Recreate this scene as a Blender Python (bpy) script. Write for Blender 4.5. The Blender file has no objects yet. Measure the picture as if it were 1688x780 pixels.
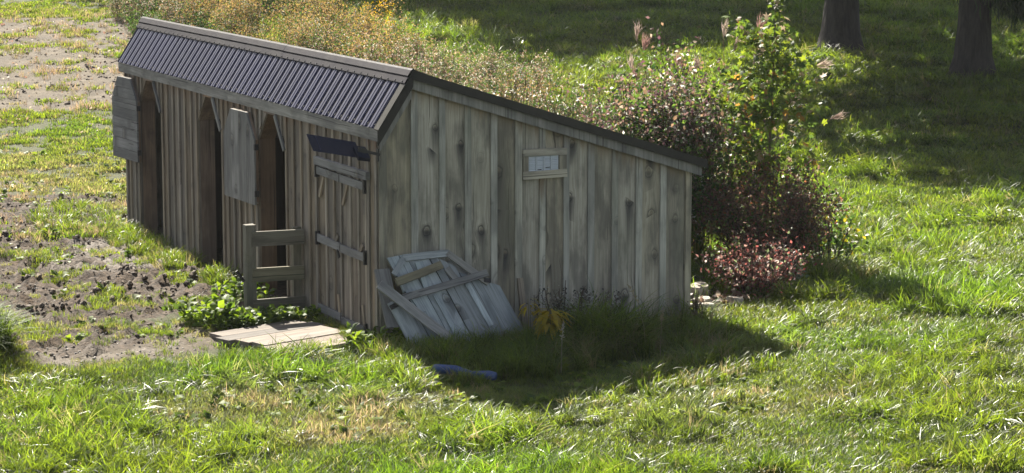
import bpy, math, random
import numpy as np
from mathutils import Vector, Matrix
S = bpy.context.scene
COL = S.collection
R = math.radians
random.seed(7)
rng = np.random.default_rng(11)

# ------------------------------------------------------------------ camera
cam = bpy.data.cameras.new("camera")
cam.sensor_width = 36.0
cam.lens = 36.0 * 3946.29 / 1688.0
cam.clip_start = 0.5
cam.clip_end = 3000
camo = bpy.data.objects.new("camera", cam)
COL.objects.link(camo)
YAW, PITCH = 0.4431, 0.1540
CAMP = Vector((-9.2823, -22.7443, 4.9707))
camo.location = CAMP
camo.rotation_euler = (math.pi / 2 - PITCH, 0, -YAW)
S.camera = camo

# ------------------------------------------------------------------ light
TO_SUN = Vector((0.07, 1.24, 1.0)).normalized()
SUN_ELEV = math.asin(TO_SUN.z)
W = bpy.data.worlds.new("World")
S.world = W
W.use_nodes = True
nt = W.node_tree
bg = nt.nodes["Background"]
sky = nt.nodes.new("ShaderNodeTexSky")
sky.sky_type = 'NISHITA'
sky.sun_disc = False
sky.sun_elevation = SUN_ELEV
sky.sun_rotation = math.atan2(TO_SUN.x, TO_SUN.y)
sky.air_density = 1.0
sky.dust_density = 1.2
skyc = nt.nodes.new("ShaderNodeHueSaturation")          # thin bright haze: a paler sky than the clear model
skyc.inputs['Saturation'].default_value = 0.6
skyw = nt.nodes.new("ShaderNodeMix"); skyw.data_type = 'RGBA'; skyw.blend_type = 'MULTIPLY'
skyw.inputs[0].default_value = 1.0
skyw.inputs[7].default_value = (1.02, 1.0, 0.97, 1)
nt.links.new(sky.outputs[0], skyc.inputs['Color'])
nt.links.new(skyc.outputs[0], skyw.inputs[6])
nt.links.new(skyw.outputs[2], bg.inputs[0])
bg.inputs[1].default_value = 0.052
sl = bpy.data.lights.new("sun", 'SUN')
sl.energy = 5.0
sl.angle = R(0.5)
sl.color = (1.0, 0.94, 0.82)
so = bpy.data.objects.new("sun", sl)
COL.objects.link(so)
so.rotation_euler = (-TO_SUN).to_track_quat('-Z', 'Y').to_euler()
so.location = (0, 30, 40)
S.view_settings.view_transform = 'Standard'
S.view_settings.look = 'None'
S.view_settings.exposure = 1.75
S.view_settings.gamma = 1.0
S.cycles.use_denoising = True
S.cycles.max_bounces = 7
S.cycles.transparent_max_bounces = 4
S.cycles.transmission_bounces = 4
S.cycles.diffuse_bounces = 4
S.cycles.glossy_bounces = 3

# ------------------------------------------------------------------ helpers
def tag(o, label=None, cat=None, group=None, kind=None):
    if label: o["label"] = label
    if cat: o["category"] = cat
    if group: o["group"] = group
    if kind: o["kind"] = kind
    return o

def link(name, data, parent=None):
    o = bpy.data.objects.new(name, data)
    COL.objects.link(o)
    if parent is not None:
        o.parent = parent
    return o

def empty(name, loc=(0, 0, 0), rz=0.0, parent=None):
    o = link(name, None, parent)
    o.empty_display_size = 0.2
    o.location = loc
    o.rotation_euler = (0, 0, rz)
    return o

def make_mesh(name, verts, faces, mats=None, smooth=False):
    me = bpy.data.meshes.new(name)
    me.from_pydata([tuple(v) for v in verts], [], [tuple(f) for f in faces])
    for m in (mats if isinstance(mats, (list, tuple)) else [mats]):
        if m is not None:
            me.materials.append(m)
    if smooth:
        me.polygons.foreach_set("use_smooth", [True] * len(me.polygons))
    me.update()
    return me

def np_mesh(name, V, F, mats, tint=None, smooth=False):
    """V (n,3), F list of arrays of equal-size faces; tint (n,3) vertex colour"""
    me = bpy.data.meshes.new(name)
    V = np.asarray(V, dtype=np.float32)
    me.vertices.add(len(V))
    me.vertices.foreach_set("co", V.ravel())
    loops = np.concatenate([f.ravel() for f in F]).astype(np.int32)
    sizes = np.concatenate([np.full(len(f), f.shape[1]) for f in F]).astype(np.int32)
    starts = np.concatenate([[0], np.cumsum(sizes)[:-1]]).astype(np.int32)
    me.loops.add(len(loops))
    me.loops.foreach_set("vertex_index", loops)
    me.polygons.add(len(sizes))
    me.polygons.foreach_set("loop_start", starts)
    me.polygons.foreach_set("loop_total", sizes)
    for m in (mats if isinstance(mats, (list, tuple)) else [mats]):
        me.materials.append(m)
    if tint is not None:
        a = me.attributes.new("tint", 'FLOAT_COLOR', 'POINT')
        t = np.ones((len(V), 4), dtype=np.float32)
        t[:, :3] = tint
        a.data.foreach_set("color", t.ravel())
    if smooth:
        me.polygons.foreach_set("use_smooth", np.ones(len(sizes), dtype=bool))
    me.update(calc_edges=True)
    me.validate()
    return me

def vnoise(x, y, seed=0):
    x = np.asarray(x, float); y = np.asarray(y, float)
    xi = np.floor(x).astype(np.int64); yi = np.floor(y).astype(np.int64)
    fx = x - xi; fy = y - yi
    fx = fx * fx * (3 - 2 * fx); fy = fy * fy * (3 - 2 * fy)
    def h(a, b):
        n = (a * 374761393 + b * 668265263 + seed * 974634541) & 0x7fffffff
        n = ((n ^ (n >> 13)) * 1274126177) & 0x7fffffff
        n = (n ^ (n >> 16)) & 0xffff
        return n / 65535.0
    return (h(xi, yi) * (1 - fx) + h(xi + 1, yi) * fx) * (1 - fy) + (h(xi, yi + 1) * (1 - fx) + h(xi + 1, yi + 1) * fx) * fy

def fbm(x, y, seed=0, octv=4):
    s = 0; a = 0.5; t = 0
    for k in range(octv):
        s = s + a * vnoise(x * 2 ** k + 17.3 * k, y * 2 ** k - 9.1 * k, seed + k)
        t += a; a *= 0.5
    return s / t

def sstep(a, b, x):
    t = np.clip((np.asarray(x, float) - a) / (b - a), 0, 1)
    return t * t * (3 - 2 * t)

# ------------------------------------------------------------------ terrain
def rise(x, y):
    t = np.maximum(0, .43 * np.asarray(x, float) + .9 * np.asarray(y, float) - 11.5)
    return .075 * (np.sqrt(np.minimum(t, 160) ** 2 + 49) - 7)

def ell(x, y, cx, cy, rx, ry, rot=0.0, soft=0.35, seed=3, wob=0.35):
    c, s = math.cos(rot), math.sin(rot)
    dx, dy = x - cx, y - cy
    u = (dx * c + dy * s) / rx; w = (-dx * s + dy * c) / ry
    d = np.sqrt(u * u + w * w) + wob * (fbm(x * .9, y * .9, seed) - .5) * 2
    return 1 - sstep(1 - soft, 1 + soft, d)

def in_shed(x, y, m=0.0):
    return (x > 0.0 - m) & (x < 3.66 + m) & (y > 0.0 - m) & (y < 9.14 + m)

def masks(x, y):
    """mud (dark churned), dirt (tan, dry), gravel (grey), dry (straw grass)"""
    mud = np.maximum.reduce([
        ell(x, y, -1.8, 4.3, 2.1, 2.0, .25, seed=5),
        ell(x, y, -2.7, 6.6, 2.3, 3.0, 0, seed=6),
        ell(x, y, -1.2, 10.8, 2.0, 2.6, 0, seed=7) * .85,
        ell(x, y, -2.7, 1.7, 1.2, .8, .2, seed=37) * .7,
        ell(x, y, -0.7, 3.6, 0.9, 1.1, 0, seed=8)])
    dirt = np.maximum.reduce([
        ell(x, y, 2.6, 26.2, 4.6, 4.2, .1, seed=9) * .95,
        ell(x, y, 5.6, 32.5, 2.4, 4.0, .5, seed=10) * .75,
        ell(x, y, -0.8, 5.6, 0.55, 0.8, .2, seed=12),
        ell(x, y, -2.3, 1.3, 1.6, 0.9, .2, seed=13) * .8,
        ell(x, y, -2.0, 3.1, 2.0, 0.7, .2, seed=33) * .45,
        ell(x, y, -2.0, 14.2, 2.0, 1.6, 0, seed=35) * .5])
    gravel = np.maximum.reduce([
        ell(x, y, -0.75, 7.0, 0.6, 1.3, -.1, seed=14) * .8,
        ell(x, y, -2.7, 1.0, 1.0, 0.7, .2, seed=15) * .42,
        ell(x, y, -1.35, 6.4, .9, .9, 0, seed=17) * .45])
    dry = np.maximum.reduce([
        ell(x, y, -2.2, -2.0, .8, .6, .3, .8, seed=18) * .55,
        ell(x, y, -1.2, -2.9, 1.1, .45, .3, .8, seed=19) * .7,
        ell(x, y, -1.6, -3.6, .9, .35, .1, seed=20) * .8,
        ell(x, y, 1.6, -4.0, 1.6, .7, .2, .8, seed=21) * .2,
        ell(x, y, 2.3, -4.4, .8, .5, .2, .8, seed=24) * .2,
        ell(x, y, 3.3, -1.6, .7, .8, .2, seed=22) * .25,
        ell(x, y, 0.8, 13, 2.5, 4, .2, seed=23) * .45])
    return mud, dirt, gravel, dry

def ground_z(x, y):
    x = np.asarray(x, float); y = np.asarray(y, float)
    z = rise(x, y)
    mud, dirt, gravel, dry = masks(x, y)
    base = np.clip(1 - np.where(in_shed(x, y, .15), 1, 0), 0, 1)
    z = z + base * (.05 * (fbm(x * .8, y * .8, 40) - .5) + .05 * (fbm(x * 2.2, y * 2.2, 41, 3) - .5) * (1 - gravel))
    m = np.clip(mud + .35 * dirt, 0, 1) * base
    lump = fbm(x * 5.5, y * 5.5, 42, 3)
    z = z + m * (.20 * (np.abs(lump - .5) * 2) - .04 + .05 * (vnoise(x * 10, y * 10, 47) - .5))
    z = z + .25 * ell(x, y, -4.3, 1.3, .7, .9, 0, .6, 50, .2)
    return z

def gz(x, y):
    return float(ground_z(np.array([x]), np.array([y]))[0])

# ------------------------------------------------------------------ material helpers
class NB:
    def __init__(self, name):
        self.m = bpy.data.materials.new(name)
        self.m.use_nodes = True
        self.t = self.m.node_tree
        self.t.nodes.clear()
        self.out = self.t.nodes.new("ShaderNodeOutputMaterial")
    def n(self, typ, **kw):
        nd = self.t.nodes.new(typ)
        ins = kw.pop('ins', {})
        for k, v in kw.items():
            setattr(nd, k, v)
        for k, v in ins.items():
            self.set(nd.inputs[k], v)
        return nd
    def set(self, sock, v):
        if isinstance(v, bpy.types.NodeSocket):
            self.t.links.new(v, sock)
        elif isinstance(v, bpy.types.Node):
            self.t.links.new(v.outputs[0], sock)
        else:
            sock.default_value = v
    def math(self, op, a, b=0.0, c=None, clamp=False):
        nd = self.n("ShaderNodeMath", operation=op, use_clamp=clamp)
        self.set(nd.inputs[0], a); self.set(nd.inputs[1], b)
        if c is not None: self.set(nd.inputs[2], c)
        return nd.outputs[0]
    def vmath(self, op, a, b=(0, 0, 0)):
        nd = self.n("ShaderNodeVectorMath", operation=op)
        self.set(nd.inputs[0], a); self.set(nd.inputs[1], b)
        return nd
    def mix(self, f, a, b, blend='MIX'):
        nd = self.n("ShaderNodeMix", data_type='RGBA', blend_type=blend)
        self.set(nd.inputs[0], f)
        self.set(nd.inputs[6], a if not isinstance(a, tuple) else (*a, 1)[:4])
        self.set(nd.inputs[7], b if not isinstance(b, tuple) else (*b, 1)[:4])
        return nd.outputs[2]
    def noise(self, vec, scale, detail=3, rough=.55, dist=0.0):
        nd = self.n("ShaderNodeTexNoise", ins={'Scale': scale, 'Detail': detail, 'Roughness': rough, 'Distortion': dist})
        self.set(nd.inputs['Vector'], vec)
        return nd.outputs[0]
    def rng(self, v, a, b, c=0.0, d=1.0, smooth=False):
        nd = self.n("ShaderNodeMapRange", clamp=True)
        if smooth: nd.interpolation_type = 'SMOOTHSTEP'
        for i, q in enumerate((v, a, b, c, d)):
            self.set(nd.inputs[i], q)
        return nd.outputs[0]
    def attr(self, name, kind='GEOMETRY'):
        return self.n("ShaderNodeAttribute", attribute_name=name, attribute_type=kind)
    def finish(self, sh):
        self.t.links.new(sh if isinstance(sh, bpy.types.NodeSocket) else sh.outputs[0], self.out.inputs[0])
        return self.m

def wood(name, dark, light, brown=(.15, .095, .055), knots=1.0, var=.28, stain=.55, rough=.85, algae=0.0):
    dark = tuple(q * 1.56 for q in dark); light = tuple(q * 1.56 for q in light)
    b = NB(name)
    tc = b.n("ShaderNodeTexCoord")
    oi = b.n("ShaderNodeObjectInfo")
    rnd = oi.outputs['Random']
    off = b.n("ShaderNodeCombineXYZ", ins={'X': b.math('MULTIPLY', rnd, 37.7), 'Y': b.math('MULTIPLY', rnd, 11.3), 'Z': b.math('MULTIPLY', rnd, 91.1)})
    p = b.vmath('ADD', tc.outputs['Object'], off.outputs[0]).outputs[0]
    # knots
    sc = (2.9, 0.0001, 1.25)
    ps = b.vmath('MULTIPLY', p, sc).outputs[0]
    vo = b.n("ShaderNodeTexVoronoi", voronoi_dimensions='3D', feature='F1', ins={'Scale': 1.0, 'Randomness': .75})
    b.set(vo.inputs['Vector'], ps)
    dl = b.vmath('SUBTRACT', ps, vo.outputs['Position']).outputs[0]
    dm = b.vmath('MULTIPLY', dl, (1 / 2.9, 0, 1 / 1.25)).outputs[0]
    wob = b.noise(p, 16, 2)
    vs = b.n("ShaderNodeSeparateColor", ins={0: vo.outputs['Color']})
    r = b.math('MULTIPLY', b.math('ADD', b.vmath('LENGTH', b.vmath('MULTIPLY', dm, (1, 0, .72)).outputs[0]).outputs['Value'], b.math('MULTIPLY', b.math('SUBTRACT', wob, .5), .045)),
               b.rng(vs.outputs[0], 0, 1, .6, 1.7))
    ks = b.rng(vs.outputs[1], .1, .6, 0, 1.15)
    kvis = b.math('MULTIPLY', ks, knots)
    # grain bends round the knots
    infl = b.rng(r, .02, .16, 1.0, 0.0, True)
    bend = b.vmath('MULTIPLY', dm, (1, 0, 0)).outputs[0]
    sp = b.n("ShaderNodeVectorMath", operation='SCALE')
    b.set(sp.inputs[0], bend); b.set(sp.inputs['Scale'], b.math('MULTIPLY', infl, -0.55 * knots))
    pg = b.vmath('ADD', p, sp.outputs[0]).outputs[0]
    g1 = b.noise(b.vmath('MULTIPLY', pg, (75, 75, 2.2)).outputs[0], 1.0, 4, .6)
    g2 = b.noise(b.vmath('MULTIPLY', pg, (17, 17, .8)).outputs[0], 1.0, 3, .6, .4)
    bl = b.noise(b.vmath('MULTIPLY', p, (5, 5, 1.6)).outputs[0], 1.0, 4, .6)
    g = b.math('ADD', b.math('MULTIPLY', g1, .5), b.math('MULTIPLY', g2, .6))
    f = b.rng(g, .36, .74)
    col = b.mix(f, dark, light)
    # per board value and hue
    v = b.rng(rnd, 0, 1, 1 - var, 1 + var * .8)
    hs = b.n("ShaderNodeHueSaturation")
    b.set(hs.inputs['Color'], col)
    b.set(hs.inputs['Value'], v)
    b.set(hs.inputs['Saturation'], b.rng(b.math('FRACT', b.math('MULTIPLY', rnd, 7.31)), 0, 1, .75, 1.35))
    col = hs.outputs[0]
    crk = b.noise(b.vmath('MULTIPLY', pg, (42, 42, .55)).outputs[0], 1.0, 2, .5)
    col = b.mix(b.rng(crk, .66, .70, 0, .75), col, (dark[0] * .25, dark[1] * .24, dark[2] * .24))
    # weather blotches
    blot = b.rng(bl, .36, .60, 0, 1, True)
    col = b.mix(b.math('MULTIPLY', b.math('SUBTRACT', 1.0, blot), stain), col, (dark[0] * .5, dark[1] * .52, dark[2] * .58))
    if algae:
        al = b.rng(b.noise(b.vmath('MULTIPLY', p, (2.2, 2.2, .9)).outputs[0], 1.0, 3), .45, .7, 0, algae, True)
        col = b.mix(al, col, (.12, .135, .09))
    # unweathered wood under the eave
    pr = b.attr("protect").outputs['Fac']
    prn = b.rng(b.math('ADD', pr, b.math('MULTIPLY', b.math('SUBTRACT', g2, .5), 1.3)), .35, 1.0, 0, .85, True)
    col = b.mix(prn, col, brown)
    # knots: eye, ring, weather stain
    if knots:
        kn = b.rng(r, .018, .034, 1.0, 0.0, True)
        ring = b.math('MULTIPLY', b.rng(r, .03, .04, 0, 1, True), b.rng(r, .042, .062, 1, 0, True))
        ringw = b.math('MULTIPLY', b.rng(b.math('SINE', b.math('MULTIPLY', r, 330)), -.2, 1, 0, 1), b.rng(r, .05, .085, 1, 0, True))
        col = b.mix(b.math('MULTIPLY', ringw, b.math('MULTIPLY', kvis, .35)), col, (dark[0] * .45, dark[1] * .42, dark[2] * .4))
        col = b.mix(b.math('MULTIPLY', kn, b.math('MULTIPLY', kvis, .45)), col, (.17, .135, .09))
        col = b.mix(b.math('MULTIPLY', ring, b.math('MULTIPLY', kvis, .55)), col, (.035, .032, .03))
        dz = b.n("ShaderNodeSeparateXYZ"); b.set(dz.inputs[0], dm)
        below = b.math('MULTIPLY', b.rng(dz.outputs['Z'], b.rng(vs.outputs[2], 0, 1, -.12, -.6), -.02, 0, 1, True), b.rng(dz.outputs['Z'], -.02, .02, 1, 0, True))
        below = b.math('MULTIPLY', below, b.rng(b.math('ABSOLUTE', dz.outputs['X']), .0, .1, 1, 0, True))
        col = b.mix(b.math('MULTIPLY', below, b.math('MULTIPLY', kvis, .75)), col, (.035, .036, .04))
    hgt = b.math('ADD', b.math('MULTIPLY', g1, .6), b.math('MULTIPLY', g2, .4))
    bp = b.n("ShaderNodeBump", ins={'Strength': .55, 'Distance': .006})
    b.set(bp.inputs['Height'], hgt)
    bs = b.n("ShaderNodeBsdfPrincipled", ins={'Base Color': col, 'Roughness': rough, 'Normal': bp.outputs[0]})
    bs.inputs['Specular IOR Level'].default_value = .25
    return b.finish(bs)

M = {}
M['gable'] = wood("gable_wood", (.142, .128, .103), (.33, .303, .247), brown=(.22, .16, .105), knots=1.0, stain=.66, algae=.22, var=.26)
M['gbatten'] = wood("gable_batten_wood", (.16, .155, .137), (.36, .35, .31), brown=(.16, .115, .07), knots=.4, stain=.5, algae=.3, var=.2)
M['front'] = wood("front_wood", (.075, .062, .049), (.205, .174, .14), brown=(.15, .085, .045), knots=.5, stain=.4)
M['batten'] = wood("batten_wood", (.10, .085, .068), (.235, .204, .167), brown=(.17, .10, .055), knots=.25, stain=.35)
M['brown'] = wood("brown_timber", (.085, .06, .044), (.19, .138, .102), brown=(.15, .09, .06), knots=.4, stain=.45)
M['grey'] = wood("grey_wood", (.10, .098, .094), (.205, .202, .196), knots=.6, stain=.5)
M['darkgrey'] = wood("dark_grey_wood", (.085, .084, .084), (.165, .164, .165), knots=.5, stain=.4)
M['trim'] = wood("trim_wood", (.105, .10, .094), (.24, .235, .222), knots=.35, stain=.5)
M['gate'] = wood("gate_wood", (.075, .068, .05), (.165, .15, .115), knots=.3, stain=.5, algae=.4)
M['blue'] = wood("bluegrey_wood", (.14, .155, .16), (.30, .325, .335), knots=.8, stain=.65)
M['deck'] = wood("deck_wood", (.088, .073, .06), (.175, .147, .124), knots=.3, stain=.25)
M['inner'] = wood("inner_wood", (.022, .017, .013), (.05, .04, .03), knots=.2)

def paint(name, col, rough=.4, metal=0.0, bumpy=.0, dirt=.15, spec=.5):
    b = NB(name)
    tc = b.n("ShaderNodeTexCoord")
    n1 = b.noise(tc.outputs['Object'], 3.5, 4, .6)
    n2 = b.noise(tc.outputs['Object'], 40, 3, .6)
    f = b.rng(n1, .35, .7, 0, 1)
    oi = b.n("ShaderNodeObjectInfo")
    pv = b.n("ShaderNodeHueSaturation", ins={'Color': (*col, 1)})
    b.set(pv.inputs['Value'], b.rng(oi.outputs['Random'], 0, 1, .88, 1.14))
    c = b.mix(b.math('MULTIPLY', f, dirt), pv.outputs[0], (.22, .2, .17))
    c = b.mix(b.math('MULTIPLY', b.rng(n2, .5, .75), dirt * .8), c, (col[0] * .5, col[1] * .5, col[2] * .5))
    bs = b.n("ShaderNodeBsdfPrincipled", ins={'Base Color': c, 'Metallic': metal})
    b.set(bs.inputs['Roughness'], b.rng(n2, .3, .8, rough - .07, rough + .12))
    bs.inputs['Specular IOR Level'].default_value = spec
    if bumpy:
        bp = b.n("ShaderNodeBump", ins={'Strength': bumpy, 'Distance': .004})
        b.set(bp.inputs['Height'], n1)
        b.set(bs.inputs['Normal'], bp)
    return b.finish(bs)

M['roof'] = paint("roof_metal", (.028, .028, .068), .43, .0, .10, .07, .3)
M['ridge'] = paint("ridge_metal", (.034, .031, .038), .65, .0, .10, .12, .06)
M['rake'] = paint("rake_metal", (.03, .029, .026), .6, .0, .2, .1, .12)
M['iron'] = paint("black_iron", (.018, .018, .02), .55, .3)
M['navy'] = paint("navy_panel", (.012, .014, .032), .6, .0, .1, .05, .2)
M['white'] = paint("white_plastic", (.50, .54, .60), .6, .0, .1, .12)
M['bluep'] = paint("blue_plastic", (.022, .06, .2), .5, .0, .3, .12, .5)
M['post'] = paint("post_metal", (.03, .035, .03), .5, .4)
M['slot'] = paint("dark_slot", (.03, .03, .035), .8)

def rock_mat(name, a, c):
    b = NB(name)
    tc = b.n("ShaderNodeTexCoord")
    n = b.noise(tc.outputs['Object'], 9, 5, .65)
    oi = b.n("ShaderNodeObjectInfo")
    col = b.mix(b.rng(n, .35, .65), a, c)
    hs = b.n("ShaderNodeHueSaturation", ins={'Color': col})
    b.set(hs.inputs['Value'], b.rng(oi.outputs['Random'], 0, 1, .75, 1.25))
    bp = b.n("ShaderNodeBump", ins={'Strength': .8, 'Distance': .01, 'Height': n})
    return b.finish(b.n("ShaderNodeBsdfPrincipled", ins={'Base Color': hs.outputs[0], 'Roughness': .85, 'Normal': bp.outputs[0]}))
M['stone'] = rock_mat("field_stone", (.27, .23, .18), (.5, .45, .38))
M['clod'] = rock_mat("mud_clod", (.052, .038, .028), (.135, .10, .073))
M['pebble'] = rock_mat("pebble", (.2, .18, .165), (.42, .39, .36))
M['straw'] = rock_mat("dry_leaf", (.22, .12, .07), (.42, .28, .19))

def leaf_mat(name, trans=.5, rough=.42, spec=.5, tboost=1.6, instanced=False):
    b = NB(name)
    t = b.attr("tint").outputs['Color']
    if instanced:
        tone = b.attr("tone", 'INSTANCER').outputs['Fac']
        dry = b.rng(tone, 1.0, 2.0, 0, 1)
        val = b.rng(b.math('FRACT', tone), 0, 1, .62, 1.35)
        hs0 = b.n("ShaderNodeHueSaturation", ins={'Color': t})
        b.set(hs0.inputs['Value'], val)
        yl = b.attr("yellow", 'INSTANCER').outputs['Fac']
        b.set(hs0.inputs['Hue'], b.rng(yl, 0, 1, .505, .478))
        t = hs0.outputs[0]
        t = b.mix(b.attr("dry", 'INSTANCER').outputs['Fac'], t, (.23, .18, .10))
    hs = b.n("ShaderNodeHueSaturation", ins={'Color': t, 'Saturation': 1.1, 'Value': tboost, 'Hue': .49})
    bs = b.n("ShaderNodeBsdfPrincipled", ins={'Base Color': t, 'Roughness': rough})
    bs.inputs['Specular IOR Level'].default_value = spec
    tr = b.n("ShaderNodeBsdfTranslucent", ins={'Color': hs.outputs[0]})
    mx = b.n("ShaderNodeMixShader", ins={0: trans})
    b.t.links.new(bs.outputs[0], mx.inputs[1]); b.t.links.new(tr.outputs[0], mx.inputs[2])
    return b.finish(mx)
M['leaf'] = leaf_mat("leaf", .5, .52, .32)
M['crown'] = leaf_mat("crown_leaf", .06, .55, .2, 1.0)
M['rosette'] = leaf_mat("broad_leaf", .45, .55, .2, 1.9, True)
M['grass'] = leaf_mat("grass_blade", .54, .40, .62, 2.45, True)
M['bloom'] = leaf_mat("seed_fluff", .45, .8, .1, 1.1)

def bark_mat():
    b = NB("bark")
    tc = b.n("ShaderNodeTexCoord")
    p = b.vmath('MULTIPLY', tc.outputs['Object'], (9, 9, 1.6)).outputs[0]
    n = b.noise(p, 1.6, 5, .65, .6)
    col = b.mix(b.rng(n, .35, .65), (.012, .010, .009), (.05, .042, .037))
    bp = b.n("ShaderNodeBump", ins={'Strength': 1, 'Distance': .04, 'Height': n})
    return b.finish(b.n("ShaderNodeBsdfPrincipled", ins={'Base Color': col, 'Roughness': .9, 'Normal': bp.outputs[0]}))
M['bark'] = bark_mat()

def ground_mat():
    b = NB("ground")
    ge = b.n("ShaderNodeNewGeometry")
    p = ge.outputs['Position']
    cov = b.attr("cover").outputs['Color']
    sp = b.n("ShaderNodeSeparateColor"); b.set(sp.inputs[0], cov)
    mud, dirt, grav = sp.outputs[0], sp.outputs[1], sp.outputs[2]
    n1 = b.noise(p, 2.2, 5, .6)
    n2 = b.noise(p, 14, 4, .65)
    n3 = b.noise(p, 60, 3, .6)
    thatch = b.mix(b.rng(n2, .35, .65), (.035, .045, .016), (.085, .085, .035))
    c = thatch
    dm = b.rng(b.math('ADD', dirt, b.math('MULTIPLY', b.math('SUBTRACT', n2, .5), .8)), .25, .55, 0, 1, True)
    dc = b.mix(b.rng(n1, .35, .65), (.07, .055, .038), (.145, .116, .08))
    dc = b.mix(b.math('MULTIPLY', b.rng(n3, .45, .7), .5), dc, (.11, .085, .06))
    c = b.mix(dm, c, dc)
    mm = b.rng(b.math('ADD', mud, b.math('MULTIPLY', b.math('SUBTRACT', n2, .5), .9)), .3, .6, 0, 1, True)
    mc = b.mix(b.rng(n2, .4, .70), (.036, .026, .019), (.118, .085, .059))
    c = b.mix(mm, c, mc)
    vo = b.n("ShaderNodeTexVoronoi", ins={'Scale': 38.0}); b.set(vo.inputs['Vector'], p)
    gc = b.mix(b.rng(b.n("ShaderNodeSeparateColor", ins={0: vo.outputs['Color']}).outputs[0], 0, 1), (.085, .072, .06), (.22, .19, .165))
    gm = b.rng(b.math('ADD', grav, b.math('MULTIPLY', b.math('SUBTRACT', n1, .5), .7)), .3, .6, 0, 1, True)
    c = b.mix(gm, c, gc)
    bp = b.n("ShaderNodeBump", ins={'Strength': .8, 'Distance': .04, 'Height': b.math('ADD', n2, b.math('MULTIPLY', n3, .5))})
    bs = b.n("ShaderNodeBsdfPrincipled", ins={'Base Color': c, 'Roughness': .9, 'Normal': bp.outputs[0]})
    bs.inputs['Specular IOR Level'].default_value = .2
    return b.finish(bs)
M['ground'] = ground_mat()

# ------------------------------------------------------------------ ground sheet
def axis(lo, hi, step, far, growth=1.35):
    mid = list(np.arange(lo, hi + 1e-6, step))
    a, s, v = [], step, lo
    while v > -far:
        s *= growth; v -= s; a.append(v)
    b_, s, v = [], step, hi
    while v < far:
        s *= growth; v += s; b_.append(v)
    return np.array(a[::-1] + mid + b_)

def build_ground():
    xs = axis(-6.5, 12, .085, 900)
    y1 = list(np.arange(-8.5, 13, .085)); y2 = list(np.arange(13, 42, .22))
    a, s, v = [], .1, -8.5
    while v > -900:
        s *= 1.35; v -= s; a.append(v)
    bb, s, v = [], .22, 42
    while v < 900:
        s *= 1.35; v += s; bb.append(v)
    ys = np.array(a[::-1] + y1 + y2 + bb)
    X, Y = np.meshgrid(xs, ys)
    Z = ground_z(X.ravel(), Y.ravel())
    V = np.stack([X.ravel(), Y.ravel(), Z], 1)
    nx, ny = len(xs), len(ys)
    i = np.arange(nx * ny).reshape(ny, nx)
    F = np.stack([i[:-1, :-1].ravel(), i[:-1, 1:].ravel(), i[1:, 1:].ravel(), i[1:, :-1].ravel()], 1)
    me = np_mesh("ground", V, [F], M['ground'], smooth=True)
    mud, dirt, gravel, dry = masks(V[:, 0], V[:, 1])
    sh = in_shed(V[:, 0], V[:, 1], -.05)
    mud = np.where(sh, 1.0, mud)
    dirt = np.maximum(dirt, dry * .35)
    a = me.attributes.new("cover", 'FLOAT_COLOR', 'POINT')
    c = np.ones((len(V), 4), np.float32); c[:, 0] = mud; c[:, 1] = dirt; c[:, 2] = gravel
    a.data.foreach_set("color", c.ravel())
    o = link("ground", me)
    o["kind"] = "structure"
build_ground()

# ------------------------------------------------------------------ boards
def board_mesh(name, xs, tops, z0, th, mat, protect=0.0, bots=None, sway=0.0):
    """front outline in local x (width) / z (length), th deep along +y; face towards -y. bots: per-column bottoms"""
    n = len(xs)
    bots = bots or [z0] * n
    V, A = [], []
    rows = []
    for y in (0.0, th):
        for rr in range(3):
            row = []
            for k in range(n):
                L = tops[k] - bots[k]
                z = (bots[k], bots[k] + max(L * .45, L - .42), tops[k])[rr]
                row.append(len(V)); V.append((xs[k] + (sway if rr == 1 else 0), y, z)); A.append(protect if rr == 2 else 0.0)
            rows.append(row)
    F = []
    for k in range(n - 1):
        for rr in range(2):
            a, b_ = rows[rr], rows[rr + 1]
            F.append((a[k], a[k + 1], b_[k + 1], b_[k]))
            a, b_ = rows[3 + rr], rows[4 + rr]
            F.append((a[k + 1], a[k], b_[k], b_[k + 1]))
        F.append((rows[3][k], rows[3][k + 1], rows[0][k + 1], rows[0][k]))
        F.append((rows[2][k], rows[2][k + 1], rows[5][k + 1], rows[5][k]))
    for rr in range(2):
        F.append((rows[3 + rr][0], rows[rr][0], rows[rr + 1][0], rows[4 + rr][0]))
        F.append((rows[rr][-1], rows[3 + rr][-1], rows[4 + rr][-1], rows[rr + 1][-1]))
    me = make_mesh(name, V, F, mat)
    at = me.attributes.new("protect", 'FLOAT', 'POINT')
    at.data.foreach_set("value", A)
    return me

def put(name, me, parent, loc, rot=(0, 0, 0)):
    o = link(name, me, parent)
    o.location = loc
    o.rotation_euler = rot
    return o

def bar_mesh(name, L, w, th, mat, jit=.0, taper=0.0):
    """a sawn bar, long axis = local z, width x, thickness y, origin at one end; mid ring lets it bow a little"""
    V = []
    for z, k in ((0, 0), (L * .5, 1), (L, 0)):
        bx_ = random.uniform(-jit, jit) if k else 0
        ww = w * (1 - taper * z / L)
        for sx, sy in ((-.5, -.5), (.5, -.5), (.5, .5), (-.5, .5)):
            V.append((sx * ww + bx_, sy * th, z + (random.uniform(-jit, jit) if not k else 0)))
    F = [(3, 2, 1, 0), (8, 9, 10, 11)]
    for s in (0, 4):
        for k in range(4):
            F.append((s + k, s + (k + 1) % 4, s + 4 + (k + 1) % 4, s + 4 + k))
    return make_mesh(name, V, F, mat)

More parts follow.
